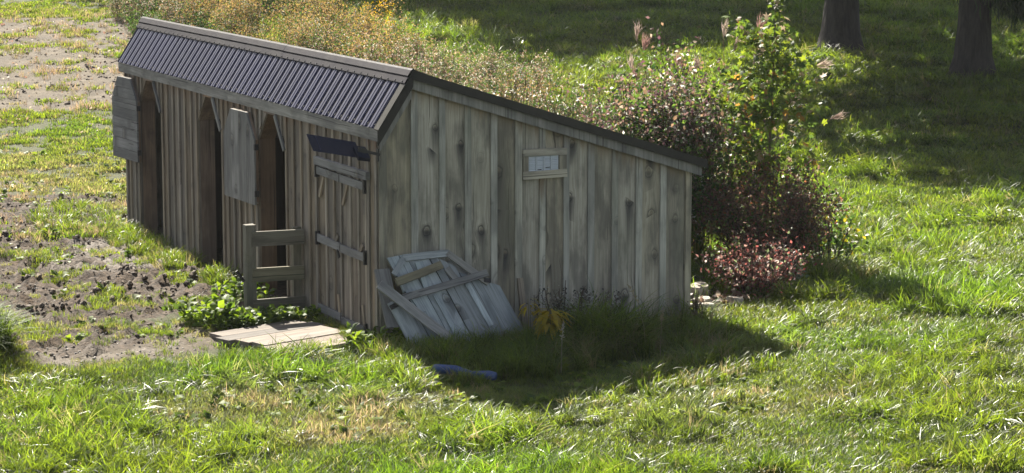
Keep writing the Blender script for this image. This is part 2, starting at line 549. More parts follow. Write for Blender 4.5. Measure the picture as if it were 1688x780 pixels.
def bar(name, a, b_, w, th, mat, parent=None, up=(0, -1, 0), jit=.003, taper=0.0):
    """bar from a to b; its width lies across 'up' (the normal of its broad face)"""
    a, b_ = Vector(a), Vector(b_)
    z = (b_ - a); L = z.length; z.normalize()
    y = Vector(up); y = (y - z * y.dot(z)).normalized()
    x = y.cross(z)
    me = bar_mesh(name, L, w, th, mat, jit, taper)
    o = link(name, me, parent)
    mt = Matrix.Identity(4)
    for i in range(3):
        mt[i][0] = x[i]; mt[i][1] = y[i]; mt[i][2] = z[i]; mt[i][3] = a[i]
    if parent is not None:
        pl = Matrix.LocRotScale(parent.location, parent.rotation_euler, None)
        mt = pl.inverted() @ mt
        if parent.parent is not None:
            gp = parent.parent
            mt = pl.inverted() @ Matrix.LocRotScale(gp.location, gp.rotation_euler, None).inverted() @ pl @ mt
    o.matrix_basis = mt
    return o

# ------------------------------------------------------------------ shed
EX, EZ, RX, RZ, BX, BZ = -.0606, 2.295, .3247, 2.879, 3.81, 1.774   # eave, ridge, back eave (top of the metal)
YN, YF = -.127, 9.39                                                  # gable overhangs
def roof_z(x):
    if x < RX: return EZ + (x - EX) / (RX - EX) * (RZ - EZ)
    return RZ + (x - RX) / (BX - RX) * (BZ - RZ)

shed = empty("horse_shed")
tag(shed, "long weathered board shed with dark corrugated metal roof standing in the grass", "shed")

# gable boards and their battens
gx = [.0, .345, .662, .954, 1.256, 1.539, 1.826, 2.116, 2.408, 2.702, 2.993, 3.294, 3.598, 3.66]
for k in range(len(gx) - 1):
    a, b_ = gx[k] + .0015, gx[k + 1] - .0015
    xs = [a, b_]
    if a < RX < b_: xs = [a, RX, b_]
    tops = [roof_z(x) - .075 for x in xs]
    me = board_mesh("gable_board", [x - a for x in xs], tops, -.08 + random.uniform(0, .05), .022, M['gable'], 1.0, sway=random.uniform(-.002, .002))
    put("gable_board", me, shed, (a, -.022 + random.uniform(-.004, .002), 0))
for k in range(1, len(gx) - 1):
    x = gx[k] - .012
    w = random.uniform(.062, .082)
    xs = [x, x + w]
    if x > 3.55: continue
    tops = [roof_z(q) - .08 for q in xs]
    if 1.75 < x < 2.05: tops = [1.69, 1.69]
    me = board_mesh("gable_batten", [0, w], tops, -.06, .024, M['gbatten'], 1.0, sway=random.uniform(-.003, .003))
    put("gable_batten", me, shed, (x, -.051, 0))
    if 1.75 < x < 2.05:
        me = board_mesh("gable_batten", [0, w], [roof_z(q) - .08 for q in xs], 1.99, .024, M['gbatten'], 1.0)
        put("gable_batten", me, shed, (x, -.051, 0))
me = board_mesh("corner_board", [0, .085], [roof_z(.0) - .1, roof_z(.085) - .1], -.08, .02, M['gable'], .6)
put("corner_board", me, shed, (-.026, -.046, 0))
me = board_mesh("corner_board", [0, .07], [roof_z(3.6) - .1, roof_z(3.67) - .1], -.08, .02, M['gable'], .6)
put("corner_board", me, shed, (3.605, -.046, 0))

# front wall: boards with battens, three arched stall openings
OPEN = [(2.74, 3.70), (5.00, 5.95), (7.46, 8.48)]
ZC, ZT, CH = 1.80, 2.13, .30         # chamfer start, lintel, chamfer run
def lintel(y, o):
    a, b_ = o
    if y <= a or y >= b_: return 0.0
    return ZC + (ZT - ZC) * min(1, (y - a) / CH, (b_ - y) / CH)
WTOP = 2.25
FR = (0, 0, -math.pi / 2)
def front_board(y0, y1, z0, z1, th, x, mat, name, bots=None, prot=.9, parent=shed):
    me = board_mesh(name, [0, y1 - y0], [z1, z1], z0, th, mat, prot, bots)
    return put(name, me, parent, (x, y1, 0), FR)
segs = [(0.0, .27), (1.73, 2.74), (3.70, 5.00), (5.95, 7.46), (8.48, 9.14)]
for a, b_ in segs:
    n = max(1, round((b_ - a) / .235))
    w = (b_ - a) / n
    for k in range(n):
        y0 = a + k * w
        front_board(y0 + .001, y0 + w - .001, -.08 + random.uniform(0, .06), WTOP, .02, -.02 + random.uniform(-.003, .002), M['front'], "wall_board")
    for k in range(n + 1):
        y0 = a + k * w
        bw = random.uniform(.05, .066)
        lo, hi = y0 - bw / 2, y0 + bw / 2
        if k == 0: lo, hi = a + .002, a + bw
        if k == n: lo, hi = b_ - bw, b_ - .002
        front_board(lo, hi, -.07 + random.uniform(0, .06), WTOP - .004, .019, -.043, M['batten'], "wall_batten")
for o in OPEN:                        # short boards over the openings, cut to the chamfers
    a, b_ = o
    ys = [a, a + CH, (a + b_) / 2, b_ - CH, b_]
    for k in range(4):
        y0, y1 = ys[k] + .001, ys[k + 1] - .001
        bots = [lintel(min(max(y1, a + 1e-4), b_ - 1e-4), o), lintel(min(max(y0, a + 1e-4), b_ - 1e-4), o)]
        front_board(y0, y1, 0, WTOP, .02, -.02, M['front'], "wall_board", bots)
    for y0 in (a + .13, b_ - .13):
        z = [lintel(y0 - .025, o) + .01, lintel(y0 + .025, o) + .01]
        front_board(y0 - .025, y0 + .025, 0, WTOP - .004, .019, -.041, M['batten'], "wall_batten", [z[1], z[0]])
for k in range(6):                    # boards over the double door
    w = 1.46 / 6; y0 = .27 + k * w
    front_board(y0 + .001, y0 + w - .001, 1.745, WTOP, .02, -.02 + random.uniform(-.003, .002), M['front'], "wall_board")
    if k: front_board(y0 - .028, y0 + .028, 1.80, WTOP - .004, .019, -.043, M['batten'], "wall_batten")
# opening linings (timber frames running back into the stall)
def lining(o):
    a, b_ = o
    t = .07
    inn = [(a, -.05), (a, ZC), (a + CH, ZT), (b_ - CH, ZT), (b_, ZC), (b_, -.05)]
    out = [(a - t, -.05), (a - t, ZC + .05), (a + CH - .05, ZT + t), (b_ - CH + .05, ZT + t), (b_ + t, ZC + .05), (b_ + t, -.05)]
    n = 6
    V = []
    for x in (.002, .19):
        V += [(x, y, z) for y, z in inn] + [(x, y, z) for y, z in out]
    F = []
    for k in range(n - 1):
        F.append((k, k + 1, 2 * n + k + 1, 2 * n + k))
        F.append((n + k + 1, n + k, 3 * n + k, 3 * n + k + 1))
        F.append((k + 1, k, n + k, n + k + 1))
        F.append((2 * n + k, 2 * n + k + 1, 3 * n + k + 1, 3 * n + k))
    return make_mesh("stall_frame", V, F, M['brown'])
for o in OPEN:
    link("stall_frame", lining(o), shed)
    a, b_ = o
    # pale chamfer strip on the near upper corner
    bar("chamfer_strip", (-.052, a - .012, ZC - .03), (-.052, a + CH - .01, ZT + .01), .05, .024, M['grey'], shed, up=(-1, 0, 0))
    me = make_mesh("header_block", *[[(-.03, a + .28, ZT + .0), (-.03, b_ - .3, ZT + .0), (-.03, b_ - .3, ZT + .11), (-.03, a + .28, ZT + .11),
                                     (-.05, a + .28, ZT + .012), (-.05, b_ - .3, ZT + .006), (-.05, b_ - .3, ZT + .10), (-.05, a + .28, ZT + .105)],
                                    [(0, 1, 2, 3), (7, 6, 5, 4), (0, 4, 5, 1), (1, 5, 6, 2), (2, 6, 7, 3), (3, 7, 4, 0)]], M['brown'])
    link("header_block", me, shed)

# remaining walls and partitions
def slab(name, x0, x1, y0, y1, z0, z1, mat, tops=None):
    zt = tops or [z1] * 4
    V = [(x0, y0, z0), (x1, y0, z0), (x1, y1, z0), (x0, y1, z0), (x0, y0, zt[0]), (x1, y0, zt[1]), (x1, y1, zt[2]), (x0, y1, zt[3])]
    F = [(3, 2, 1, 0), (4, 5, 6, 7), (0, 1, 5, 4), (1, 2, 6, 5), (2, 3, 7, 6), (3, 0, 4, 7)]
    return link(name, make_mesh(name, V, F, mat), shed)
slab("back_wall", 3.64, 3.66, .002, 9.138, -.08, roof_z(3.65) - .07, M['front'])
V, F = [], []
for y in (9.12, 9.14):
    V += [(.002, y, -.08), (3.638, y, -.08), (3.638, y, roof_z(3.638) - .07), (RX, y, RZ - .075), (.002, y, roof_z(.002) - .075)]
F = [(0, 1, 2, 3, 4), (9, 8, 7, 6, 5)] + [((k + 1) % 5, k, 5 + k, 5 + (k + 1) % 5) for k in range(5)]
link("far_gable_wall", make_mesh("far_gable_wall", V, F, M['gable']), shed)
for y in (2.3, 4.55, 6.9):
    slab("stall_partition", .03, 3.6, y, y + .04, -.05, 1.7, M['inner'])

# fascia and rake boards
FB = [(-.127 + .02, 4.7), (4.703, 9.36)]
for a, b_ in FB:
    o = bar("fascia_board", (-.04, a, 2.222), (-.04, b_, 2.222), .125, .022, M['trim'], shed, up=(-1, 0, 0), jit=.002)
def rake_board(xa, xb, top, hgt, y, mat, name, th=.022, cut=0):
    xs = [xa, xb]
    tops = [roof_z(x) - top for x in xs]
    bots = [t - hgt for t in tops]
    me = board_mesh(name, [0, xb - xa], tops, 0, th, mat, 0.0, bots)
    put(name, me, shed, (xa, y, 0))
rake_board(EX + .03, RX - .001, .155, .12, YN + .03, M['trim'], "rake_board")
rake_board(RX + .001, 2.2, .088, .1, YN + .03, M['trim'], "rake_board")
rake_board(2.203, BX - .04, .088, .1, YN + .031, M['trim'], "rake_board")
# folded metal rake trim
def rake_trim(xa, xb, hgt, name="rake_trim"):
    n = 2
    V = []
    for x in (xa, xb):
        z = roof_z(x) + .008
        V += [(x, YN - .012, z - hgt), (x, YN - .012, z), (x, YN + .11, z + .004), (x, YN + .11, z - .004), (x, YN + .012, z - .012), (x, YN + .012, z - hgt)]
    F = [(k, 6 + k, 6 + (k + 1) % 6, (k + 1) % 6) for k in range(6)]
    F += [(0, 1, 2, 3, 4, 5), (11, 10, 9, 8, 7, 6)]
    link(name, make_mesh(name, V, F, M['rake']), shed)
rake_trim(EX - .01, RX, .165)
rake_trim(RX, BX + .01, .095)
# corrugated sheets
def sheet(x0, z0, x1, z1, ya, yb, pitch, depth, mat, name, crest=.62):
    d = Vector((x1 - x0, 0, z1 - z0)).normalized()
    nrm = Vector((-d.z, 0, d.x))
    if nrm.z < 0: nrm = -nrm
    prof = []
    y = ya
    while y < yb - 1e-4:
        w = min(pitch, yb - y)
        for f, h in ((0, 0), (crest - .06, 0), (crest + .05, -1), (.9, -1), (1.0, 0)):
            if f == 1.0: continue
            if f > 0 and f < .5: pass
            prof.append((y + w * f, h))
        # small stiffening bead on the crest
        prof.insert(-3, (y + w * .20, 0)); prof.insert(-3, (y + w * .25, .22)); prof.insert(-3, (y + w * .33, .22)); prof.insert(-3, (y + w * .38, 0))
        y += w
    prof.append((yb, 0))
    V = []
    for t in (0, 1):
        base = Vector((x0, 0, z0)).lerp(Vector((x1, 0, z1)), t)
        for yy, h in prof:
            q = base + nrm * (h * depth); V.append((q.x, yy, q.z))
    n = len(prof)
    for t in (0, 1):
        base = Vector((x0, 0, z0)).lerp(Vector((x1, 0, z1)), t)
        for yy, h in prof:
            q = base + nrm * (h * depth - .004); V.append((q.x, yy, q.z))
    F = []
    for k in range(n - 1):
        F.append((k, n + k, n + k + 1, k + 1))
        F.append((2 * n + k + 1, 3 * n + k + 1, 3 * n + k, 2 * n + k))
        F.append((k + 1, 2 * n + k + 1, 2 * n + k, k))
    link(name, make_mesh(name, V, F, mat), shed)
PIT = (YF - YN - .02) / 50
for k in range(10):
    ya = YN + .012 + k * 5 * PIT
    sheet(EX, EZ, RX - .012, roof_z(RX - .012), ya, ya + 5 * PIT - .0005, PIT, .024, M['roof'], "roof_sheet")
for k in range(5):
    ya = YN + .012 + k * 10 * PIT
    sheet(RX + .012, roof_z(RX + .012), BX, BZ, ya, ya + 10 * PIT - .0005, PIT, .02, M['roof'], "back_roof_sheet")
# boarding under the metal (closes the roof)
V = []
for y in (YN + .06, YF - .03):
    V += [(EX + .03, y, roof_z(EX + .03) - .03), (RX, y, RZ - .035), (BX - .04, y, roof_z(BX - .04) - .03),
          (BX - .04, y, roof_z(BX - .04) - .05), (RX, y, RZ - .06), (EX + .03, y, roof_z(EX + .03) - .055)]
F = [(k, 6 + k, 6 + (k + 1) % 6, (k + 1) % 6) for k in range(6)] + [(5, 4, 3, 2, 1, 0), (6, 7, 8, 9, 10, 11)]
link("roof_deck", make_mesh("roof_deck", V, F, M['inner']), shed)
# ridge cap: three lengths, a rolled hem half way down the front leg
fd = Vector((EX - RX, 0, EZ - RZ)).normalized(); fn = Vector((fd.z, 0, -fd.x)) * 1
if fn.z < 0: fn = -fn
bd = Vector((BX - RX, 0, BZ - RZ)).normalized(); bn = Vector((-bd.z, 0, bd.x))
def ridge_cap(ya, yb, lift):
    top = Vector((RX, 0, RZ + .012 + lift))
    pts = [top + bd * .16 + bn * .004, top + bd * .03 + bn * .004, top + Vector((0, 0, .012)), top + fd * .015 + fn * .018, top + fd * .082 + fn * .020,
           top + fd * .088 + fn * .004, top + fd * .094 + fn * .003, top + fd * .098 + fn * .010, top + fd * .165 + fn * .008, top + fd * .168 + fn * .002]
    n = len(pts)
    V = []
    for y in (ya, yb):
        V += [(q.x, y, q.z) for q in pts]
    for y in (ya, yb):
        V += [(q.x, y, q.z - .004) for q in pts]
    F = []
    for k in range(n - 1):
        F.append((k, k + 1, n + k + 1, n + k)); F.append((2 * n + k + 1, 2 * n + k, 3 * n + k, 3 * n + k + 1))
        F.append((k + 1, k, 2 * n + k, 2 * n + k + 1)); F.append((n + k, n + k + 1, 3 * n + k + 1, 3 * n + k))
    return link("ridge_cap", make_mesh("ridge_cap", V, F, M['ridge']), shed)
for k, (a, b_) in enumerate(((YN - .008, 3.6), (3.58, 6.5), (6.48, YF + .01))):
    ridge_cap(a, b_, .003 * (k % 2))
# screws: along the ridge cap's foot and near the eave
V, F = [], []
def screw(c, n):
    n = Vector(n).normalized(); t = Vector((0, 1, 0)); s = n.cross(t)
    k0 = len(V)
    for h in (0, .008):
        for q in range(5):
            a = q * 2 * math.pi / 5
            p = Vector(c) + n * h + (t * math.cos(a) + s * math.sin(a)) * .009
            V.append(tuple(p))
    for q in range(5):
        F.append((k0 + q, k0 + (q + 1) % 5, k0 + 5 + (q + 1) % 5, k0 + 5 + q))
    F.append(tuple(k0 + 5 + q for q in range(5)))
for k in range(50):
    y = YN + .012 + k * PIT
    c = Vector((RX, 0, RZ + .012)) + fd * .148 + fn * .009
    screw((c.x, y + .06, c.z), fn)
    c = Vector((EX, 0, EZ)) - fd * .05
    screw((c.x, y + .14, c.z - .01), fn)
o = link("roof_screw", make_mesh("roof_screw", V, F, M['iron']), shed)
o["kind"] = "stuff"

# front double door: two leaves
def door_leaf(y0, y1, zs):
    d = link("door_leaf", None, shed)
    me = make_mesh("door_leaf", [(.004, y0, .03), (.02, y0, .03), (.02, y1, .03), (.004, y1, .03), (.004, y0, 1.76), (.02, y0, 1.76), (.02, y1, 1.76), (.004, y1, 1.76)],
                   [(3, 2, 1, 0), (4, 5, 6, 7), (0, 1, 5, 4), (1, 2, 6, 5), (2, 3, 7, 6), (3, 0, 4, 7)], M['front'])
    COL.objects.unlink(d); bpy.data.objects.remove(d)
    d = link("door_leaf", me, shed)
    n = 3
    w = (y1 - y0) / n
    for k in range(n):
        front_board(y0 + k * w + .002, y0 + (k + 1) * w - .002, .05, 1.75, .02, -.018 + random.uniform(-.003, .002), M['front'], "door_plank", None, .2, d)
    for k in range(n):
        y = y0 + (k + .5) * w if n > 1 else y0
        front_board(y0 + k * w - .022 if k else y0 + .004, y0 + k * w + .022 if k else y0 + .045, .05, 1.75, .018, -.038, M['batten'], "door_batten", None, .2, d)
    for z in zs:
        wd = .085
        bar("door_bar", (-.052, y0 + .01, z + random.uniform(-.008, .008)), (-.052, y1 - .01, z + random.uniform(-.008, .008)), wd, .024, M['darkgrey'], d, up=(-1, 0, 0))
    bar("door_brace", (-.047, y0 + .08, 1.03), (-.047, y0 + .24, .86), .05, .016, M['batten'], d, up=(-1, 0, 0))
    bar("door_brace", (-.047, y0 + .1, .38), (-.047, y0 + .04, .14), .05, .016, M['batten'], d, up=(-1, 0, 0))
    bar("door_brace", (-.047, y1 - .2, 1.62), (-.047, y1 - .06, 1.38), .05, .016, M['batten'], d, up=(-1, 0, 0))
    return d
lf = door_leaf(1.005, 1.70, (1.665, .915, .14))
rt = door_leaf(.29, .995, (1.655, .90, .12))
def hinge(y, z, par):
    bar("hinge", (-.05, y, z - .075), (-.05, y, z + .075), .035, .05, M['iron'], par, up=(-1, 0, 0), jit=.001)
for z in (1.665, .915): hinge(1.705, z, lf)
for z in (1.655, .90, .12): hinge(.285, z, rt)
bar("door_header", (-.056, .2, 1.775), (-.056, 1.72, 1.775), .085, .05, M['darkgrey'], shed, up=(-1, 0, 0), jit=.006)
bar("latch", (-.07, 1.06, .87), (-.07, 1.0, .80), .03, .02, M['iron'], lf, up=(-1, 0, 0))

# opened upper stall doors (chamfered), swung flat against the wall
def stall_door(yh, z0, z1, w, ang, horiz, lab):
    d = empty("stall_door", (-.044, yh, 0), ang, shed)
    d["label"] = lab
    th, ch, cz = .032, .24, .30
    n = 7 if horiz else 4
    def outline(t):                    # clipped width of the door at height t (0..1)
        return
    if horiz:
        hgt = (z1 - z0)
        for k in range(8):
            a, b_ = z0 + hgt * k / 8 + .003, z0 + hgt * (k + 1) / 8 - .003
            def wd(z):
                q = max(0, (z - (z1 - cz)) / cz)
                return q * ch
            V = []
            for x in (-.022, 0):
                for z in (a, b_):
                    V += [(x, -z, wd(z)), (x, -z, w - wd(z))]          # local z runs along the plank
            F = [(0, 2, 3, 1), (4, 5, 7, 6), (0, 1, 5, 4), (2, 6, 7, 3), (0, 4, 6, 2), (1, 3, 7, 5)]
            me = make_mesh("door_plank", V, F, M['darkgrey'])
            o = link("door_plank", me, d); o.rotation_euler = (-math.pi / 2, 0, 0); o.location = (-th - random.uniform(0, .004), 0, 0)
    else:
        pw = w / 4
        for k in range(4):
            y0, y1 = k * pw + .002, (k + 1) * pw - .002
            def tp(y):
                return z1 - cz * max(0, 1 - y / ch, 1 - (w - y) / ch)
            ys = sorted({y0, y1} | ({ch} if y0 < ch < y1 else set()) | ({w - ch} if y0 < w - ch < y1 else set()))
            me = board_mesh("door_plank", [y1 - y for y in ys[::-1]], [tp(y) for y in ys[::-1]], z0, .022, M['grey'])
            o = link("door_plank", me, d); o.location = (-th - .022, y1, 0); o.rotation_euler = FR
    # edge frame, thick, seen end-on
    pts = [(0, z0), (0, z1 - cz), (ch, z1), (w - ch, z1), (w, z1 - cz), (w, z0)]
    pr = pts + [pts[0]]
    for k in range(6):
        (ya, za), (yb, zb) = pr[k], pr[k + 1]
        v = Vector((yb - ya, zb - za)); nn = Vector((v.y, -v.x)).normalized() * .02
        cen = Vector((w / 2, (z0 + z1) / 2)); mid = Vector(((ya + yb) / 2, (za + zb) / 2))
        if (cen - mid).dot(nn) < 0: nn = -nn
        o = bar("edge_board", (0, 0, 0), (0, v.x, v.y), .04, th - .004, M['brown'] if k < 2 else M['front'], None, up=(-1, 0, 0))
        o.parent = d
        o.matrix_basis = Matrix.Translation((-th / 2, ya + nn.x, za + nn.y)) @ o.matrix_basis
    for z in (z0 + .1, z1 - .42):
        o = link("hinge", bar_mesh("hinge", .07, .05, .03, M['iron'], .001), d)
        o.location = (-.035, -.012, z)
    return d
stall_door(3.63, 1.03, 2.10, 1.02, R(1.8), False, "grey half door of vertical boards folded open beside the middle opening")
stall_door(8.38, 1.0, 2.12, .95, R(4), True, "dark grey half door of horizontal boards hanging open past the far corner")

# gable vent: white louvre between two boards
v = make_mesh("vent", [(1.682, -.052, 1.752), (2.034, -.052, 1.752), (2.034, -.052, 1.912), (1.682, -.052, 1.912), (1.682, -.03, 1.752), (2.034, -.03, 1.752), (2.034, -.03, 1.912), (1.682, -.03, 1.912)],
              [(0, 1, 2, 3), (7, 6, 5, 4), (1, 0, 4, 5), (3, 2, 6, 7), (0, 3, 7, 4), (2, 1, 5, 6)], M['white'])
vent = link("vent", v, shed)
for k in range(8):
    z = 1.762 + k * .0185
    o = bar("louvre_slat", (1.69, -.055, z), (2.026, -.055, z), .011, .008, M['white'], vent, up=(0, -1, .6), jit=0)
for k in range(3):
    x = 1.77 + k * .088
    bar("vent_rib", (x, -.062, 1.757), (x, -.062, 1.908), .017, .014, M['white'], vent, jit=0)
for x, z in ((1.80, 1.768), (1.905, 1.79)):
    bar("vent_slot", (x - .026, -.0595, z), (x + .03, -.0595, z + .002), .008, .004, M['slot'], vent, jit=0)
bar("vent_board", (1.61, -.06, 1.955), (2.13, -.06, 1.952), .075, .028, M['gable'], shed, jit=.004)
bar("vent_board", (1.61, -.06, 1.715), (2.13, -.06, 1.722), .085, .03, M['gable'], shed, jit=.004)
bar("vent_board", (1.645, -.057, 1.757), (1.645, -.057, 1.916), .06, .022, M['gable'], shed, jit=.002)
bar("vent_board", (2.083, -.057, 1.765), (2.083, -.057, 1.912), .085, .022, M['gable'], shed, jit=.002)

# ------------------------------------------------------------------ navy panel lamp on an arm at the corner
lamp = empty("solar_lamp", (-.02, .0, 2.02))
tag(lamp, "flat dark navy solar lamp on a thin arm fixed to the shed corner", "lamp")
def solid_quad(name, c, nrm_off, mat, parent):
    """a thin slab from 4 corners (world) and an offset vector"""
    o_ = Vector(parent.location)
    V = [tuple(Vector(p) - o_) for p in c] + [tuple(Vector(p) + Vector(nrm_off) - o_) for p in c]
    F = [(0, 1, 2, 3), (7, 6, 5, 4)] + [(k, 4 + k, 4 + (k + 1) % 4, (k + 1) % 4) for k in range(4)]
    return link(name, make_mesh(name, V, F, mat), parent)
P0, P1 = Vector((-.75, .12, 2.24)), Vector((-.22, .10, 2.13))
dn = Vector((.03, -.10, -.15))
solid_quad("panel", [P0, P1, P1 + dn * .95, P0 + dn], (0, .016, .016), M['navy'], lamp)
solid_quad("housing", [P1 + dn * .3 + Vector((-.07, -.02, .0)), P1 + dn * .3 + Vector((.06, -.02, -.02)), P1 + dn * 1.05 + Vector((.07, -.01, -.02)), P1 + dn * 1.05 + Vector((-.06, -.01, .0))], (0, -.03, .04), M['navy'], lamp)
bar("panel_seam", P0 + dn * .05 + Vector((.085, -.004, -.002)), P0 + dn * .92 + Vector((.085, -.004, -.002)), .006, .004, M['roof'], lamp, up=(0, -.3, 1), jit=0)
bar("arm", (-.17, .0, 2.065), (-.012, -.035, 2.02), .03, .03, M['iron'], lamp, jit=0)
bar("arm", (-.24, .0, 2.085), (-.15, .0, 2.06), .045, .04, M['iron'], lamp, jit=0)
bar("wall_plate", (-.034, -.03, 1.955), (-.034, -.03, 2.085), .05, .014, M['iron'], lamp, up=(-1, 0, 0), jit=0)

# ------------------------------------------------------------------ gate panel and ramp
gate = empty("wooden_fence", (-.4, 2.2, 0))
tag(gate, "short three rail wooden fence panel standing by the shed door", "fence")
gp = lambda a, b_, w, th, n, up=(0, -1, 0), j=.004: bar(n, a, b_, w, th, M['gate'], gate, up=up, jit=j)
yg = 2.22
gp((-.66, yg, -.1), (-.66, yg, 1.03), .115, .11, "post")
gp((-.09, yg + .05, -.1), (-.09, yg + .05, .96), .10, .07, "post")
for zc, hh in ((.865, .165), (.46, .155)):
    gp((-.655, yg - .068, zc + .01), (-.045, yg - .066, zc), hh, .036, "rail")
gp((-.655, yg - .068, .075), (-.045, yg - .066, .07), .235, .036, "rail")
bar("latch", (-.735, yg - .01, .40), (-.82, yg - .01, .52), .02, .03, M['iron'], gate, up=(-1, 0, 0))

ramp = empty("wooden_ramp", (-.74, .64, .0), R(18))
tag(ramp, "low sunlit platform of wide pale planks in front of the shed door", "ramp")
xl = (-.64, .62)
w6 = 1.46 / 6
for k in range(6):
    y = -.73 + w6 * (k + .5)
    L0, L1 = xl[0] + random.uniform(-.05, .09), xl[1] + random.uniform(-.10, .05)
    me = bar_mesh("plank", L1 - L0, w6 - random.uniform(.004, .02), .04, M['deck'], .008)
    o = link("plank", me, ramp)
    o.location = (L0, y, .05 + random.uniform(-.008, .008))
    o.rotation_euler = (R(90), random.uniform(-.008, .008), R(90) + random.uniform(-.012, .012))
for x in (-.5, 0, .5):
    me = bar_mesh("joist", 1.42, .06, .09, M['deck'], .002)
    o = link("joist", me, ramp); o.location = (x, -.71, -.02); o.rotation_euler = (R(-90), 0, 0)

# ------------------------------------------------------------------ broken door leaning on the gable and loose boards
LY, LK = -.62, .55
def lp(x, z, off=0.0):                  # point on the leaning plane, off = towards the camera
    n = Vector((0, -1, LK)).normalized()
    return Vector((x, LY + LK * z, z)) + n * off
bd_ = empty("broken_door", (.6, -.4, 0))
tag(bd_, "broken bluish grey plank door with cut corners leaning on the gable wall", "door")
LN = (0, -1, LK)
def lean_poly(name, pts, off, th, mat):
    c = Vector(bd_.location)
    # local frame: z along the planks, x across, so that grain runs along the plank
    e = Vector((-.36, 0, 0)) + Vector((0, LK, 1)); e.normalize()
    n = Vector(LN).normalized(); s = n.cross(e).normalized() * 1
    s = -s if s.x < 0 else s
    mt = Matrix.Identity(4)
    org = lp(*pts[0], off)
    nn = e.cross(s)
    for i in range(3):
        mt[i][0] = s[i]; mt[i][1] = nn[i]; mt[i][2] = e[i]; mt[i][3] = org[i]
    inv = mt.inverted()
    m_ = len(pts)
    V = [inv @ lp(x, z, off) for x, z in pts] + [inv @ lp(x, z, off - th) for x, z in pts]
    F = [tuple(range(m_)), tuple(range(2 * m_ - 1, m_ - 1, -1))] + [((k + 1) % m_, k, m_ + k, m_ + (k + 1) % m_) for k in range(m_)]
    o = link(name, make_mesh(name, V, F, mat), bd_)
    o.matrix_basis = Matrix.Translation(-c) @ mt
    return o
sl_ = -.37
def pk(xb0, xb1, zt0, zt1, off=0.0, zb=-.06):
    g = .006
    lean_poly("plank", [(xb0 + g + sl_ * zb, zb), (xb1 - g + sl_ * zb, zb), (xb1 - g + sl_ * zt1, zt1), (xb0 + g + sl_ * zt0, zt0)], off, .024, M['blue'])
pk(.13, .38, .52, .58, .0)
pk(.38, .60, .95, .97, .006)
pk(.60, .84, .97, .97, -.003)
pk(.84, 1.08, .97, .82, .004)
pk(1.08, 1.46, .76, .60, .0)
def lb(a, b_, w, mat, off=.022, th=.022, nm="batten"):
    bar(nm, lp(*a, off), lp(*b_, off), w, th, mat, bd_, up=LN, jit=.004)
lb((.20, .93), (.72, .945), .075, M['blue'])
lb((.70, .95), (1.10, .63), .075, M['trim'])
lb((.06, .78), (.21, .93), .06, M['blue'])
lb((.10, .545), (1.10, .72), .075, M['grey'], .05)
lb((.36, .88), (.40, .62), .09, M['blue'], .03)
lb((.66, .80), (.74, .68), .07, M['grey'], .03)
lb((.48, .56), (.62, .18), .06, M['blue'], .012, .016)
lb((.86, .64), (1.03, .22), .06, M['blue'], .012, .016)
lb((.23, .55), (.30, .40), .06, M['blue'], .014, .016)
lean_poly("brace_block", [(.1, .74), (.22, .76), (.13, .60)], .03, .03, M['blue'])
bar("hinge", lp(-.045, .47, .02), lp(.04, .50, .02), .05, .02, M['iron'], bd_, up=LN)
bar("hinge", lp(1.05, .655, .03), lp(1.12, .645, .03), .045, .03, M['iron'], bd_, up=LN)
bar("back_plank", lp(-.02, .30, -.05), lp(-.03, .86, -.05), .17, .022, M['trim'], bd_, up=LN)
bar("back_plank", lp(.88, .5, -.05), lp(.80, .90, -.05), .17, .022, M['grey'], bd_, up=LN)

def loose(name, a, b_, w, th, mat, lab, up=(0, -1, .5), jit=.006, cat="board"):
    c = Vector(a)
    o = bar(name, a, b_, w, th, mat, None, up=up, jit=jit)
    return tag(o, lab, cat)
loose("loose_board", lp(-.15, .68, .09), lp(.60, .03, .09), .105, .025, M['grey'], "long grey board lying slantwise across the left side of the broken door", LN)
loose("loose_board", lp(.05, .69, .075), lp(.60, .83, .055), .085, .024, M['gate'], "short brownish board wedged across the top of the broken door", LN)
loose("upright_stake", (1.63, -.13, -.06), (1.575, -.06, .62), .065, .03, M['batten'], "narrow pale stake leaning upright against the gable wall", (0, -1, .1), cat="stake")
loose("plank_scrap", (.93, -1.18, .055), (1.12, -1.42, .05), .12, .025, M['blue'], "short bluish grey plank scrap lying in the shaded grass", (0, -.4, 1))
# blue pipe
def tube_pts(pts, rad, seg, mat, name, parent=None, cap=True):
    V, F = [], []
    pts = [Vector(p) for p in pts]
    for i, p in enumerate(pts):
        t = (pts[min(i + 1, len(pts) - 1)] - pts[max(i - 1, 0)]).normalized()
        u_ = t.cross(Vector((0, 0, 1)));
        if u_.length < 1e-3: u_ = Vector((1, 0, 0))
        u_.normalize(); w_ = t.cross(u_)
        rr = rad[i] if isinstance(rad, (list, tuple)) else rad
        for k in range(seg):
            a = 2 * math.pi * k / seg
            V.append(tuple(p + (u_ * math.cos(a) + w_ * math.sin(a)) * rr))
    for i in range(len(pts) - 1):
        for k in range(seg):
            F.append((i * seg + k, i * seg + (k + 1) % seg, (i + 1) * seg + (k + 1) % seg, (i + 1) * seg + k))
    if cap:
        F.append(tuple(range(seg))[::-1]); F.append(tuple((len(pts) - 1) * seg + k for k in range(seg)))
    return V, F
V, F = tube_pts([(-.10, -1.62, .085), (-.07, -1.66, .085), (.06, -1.78, .085), (.16, -1.93, .06), (.27, -2.08, .075), (.32, -2.14, .07)], [.045, .05, .048, .036, .046, .04], 10, None, "")
o = link("blue_pipe", make_mesh("blue_pipe", V, F, M['bluep'], True))
tag(o, "piece of bright blue plastic pipe lying in the shaded grass", "pipe")

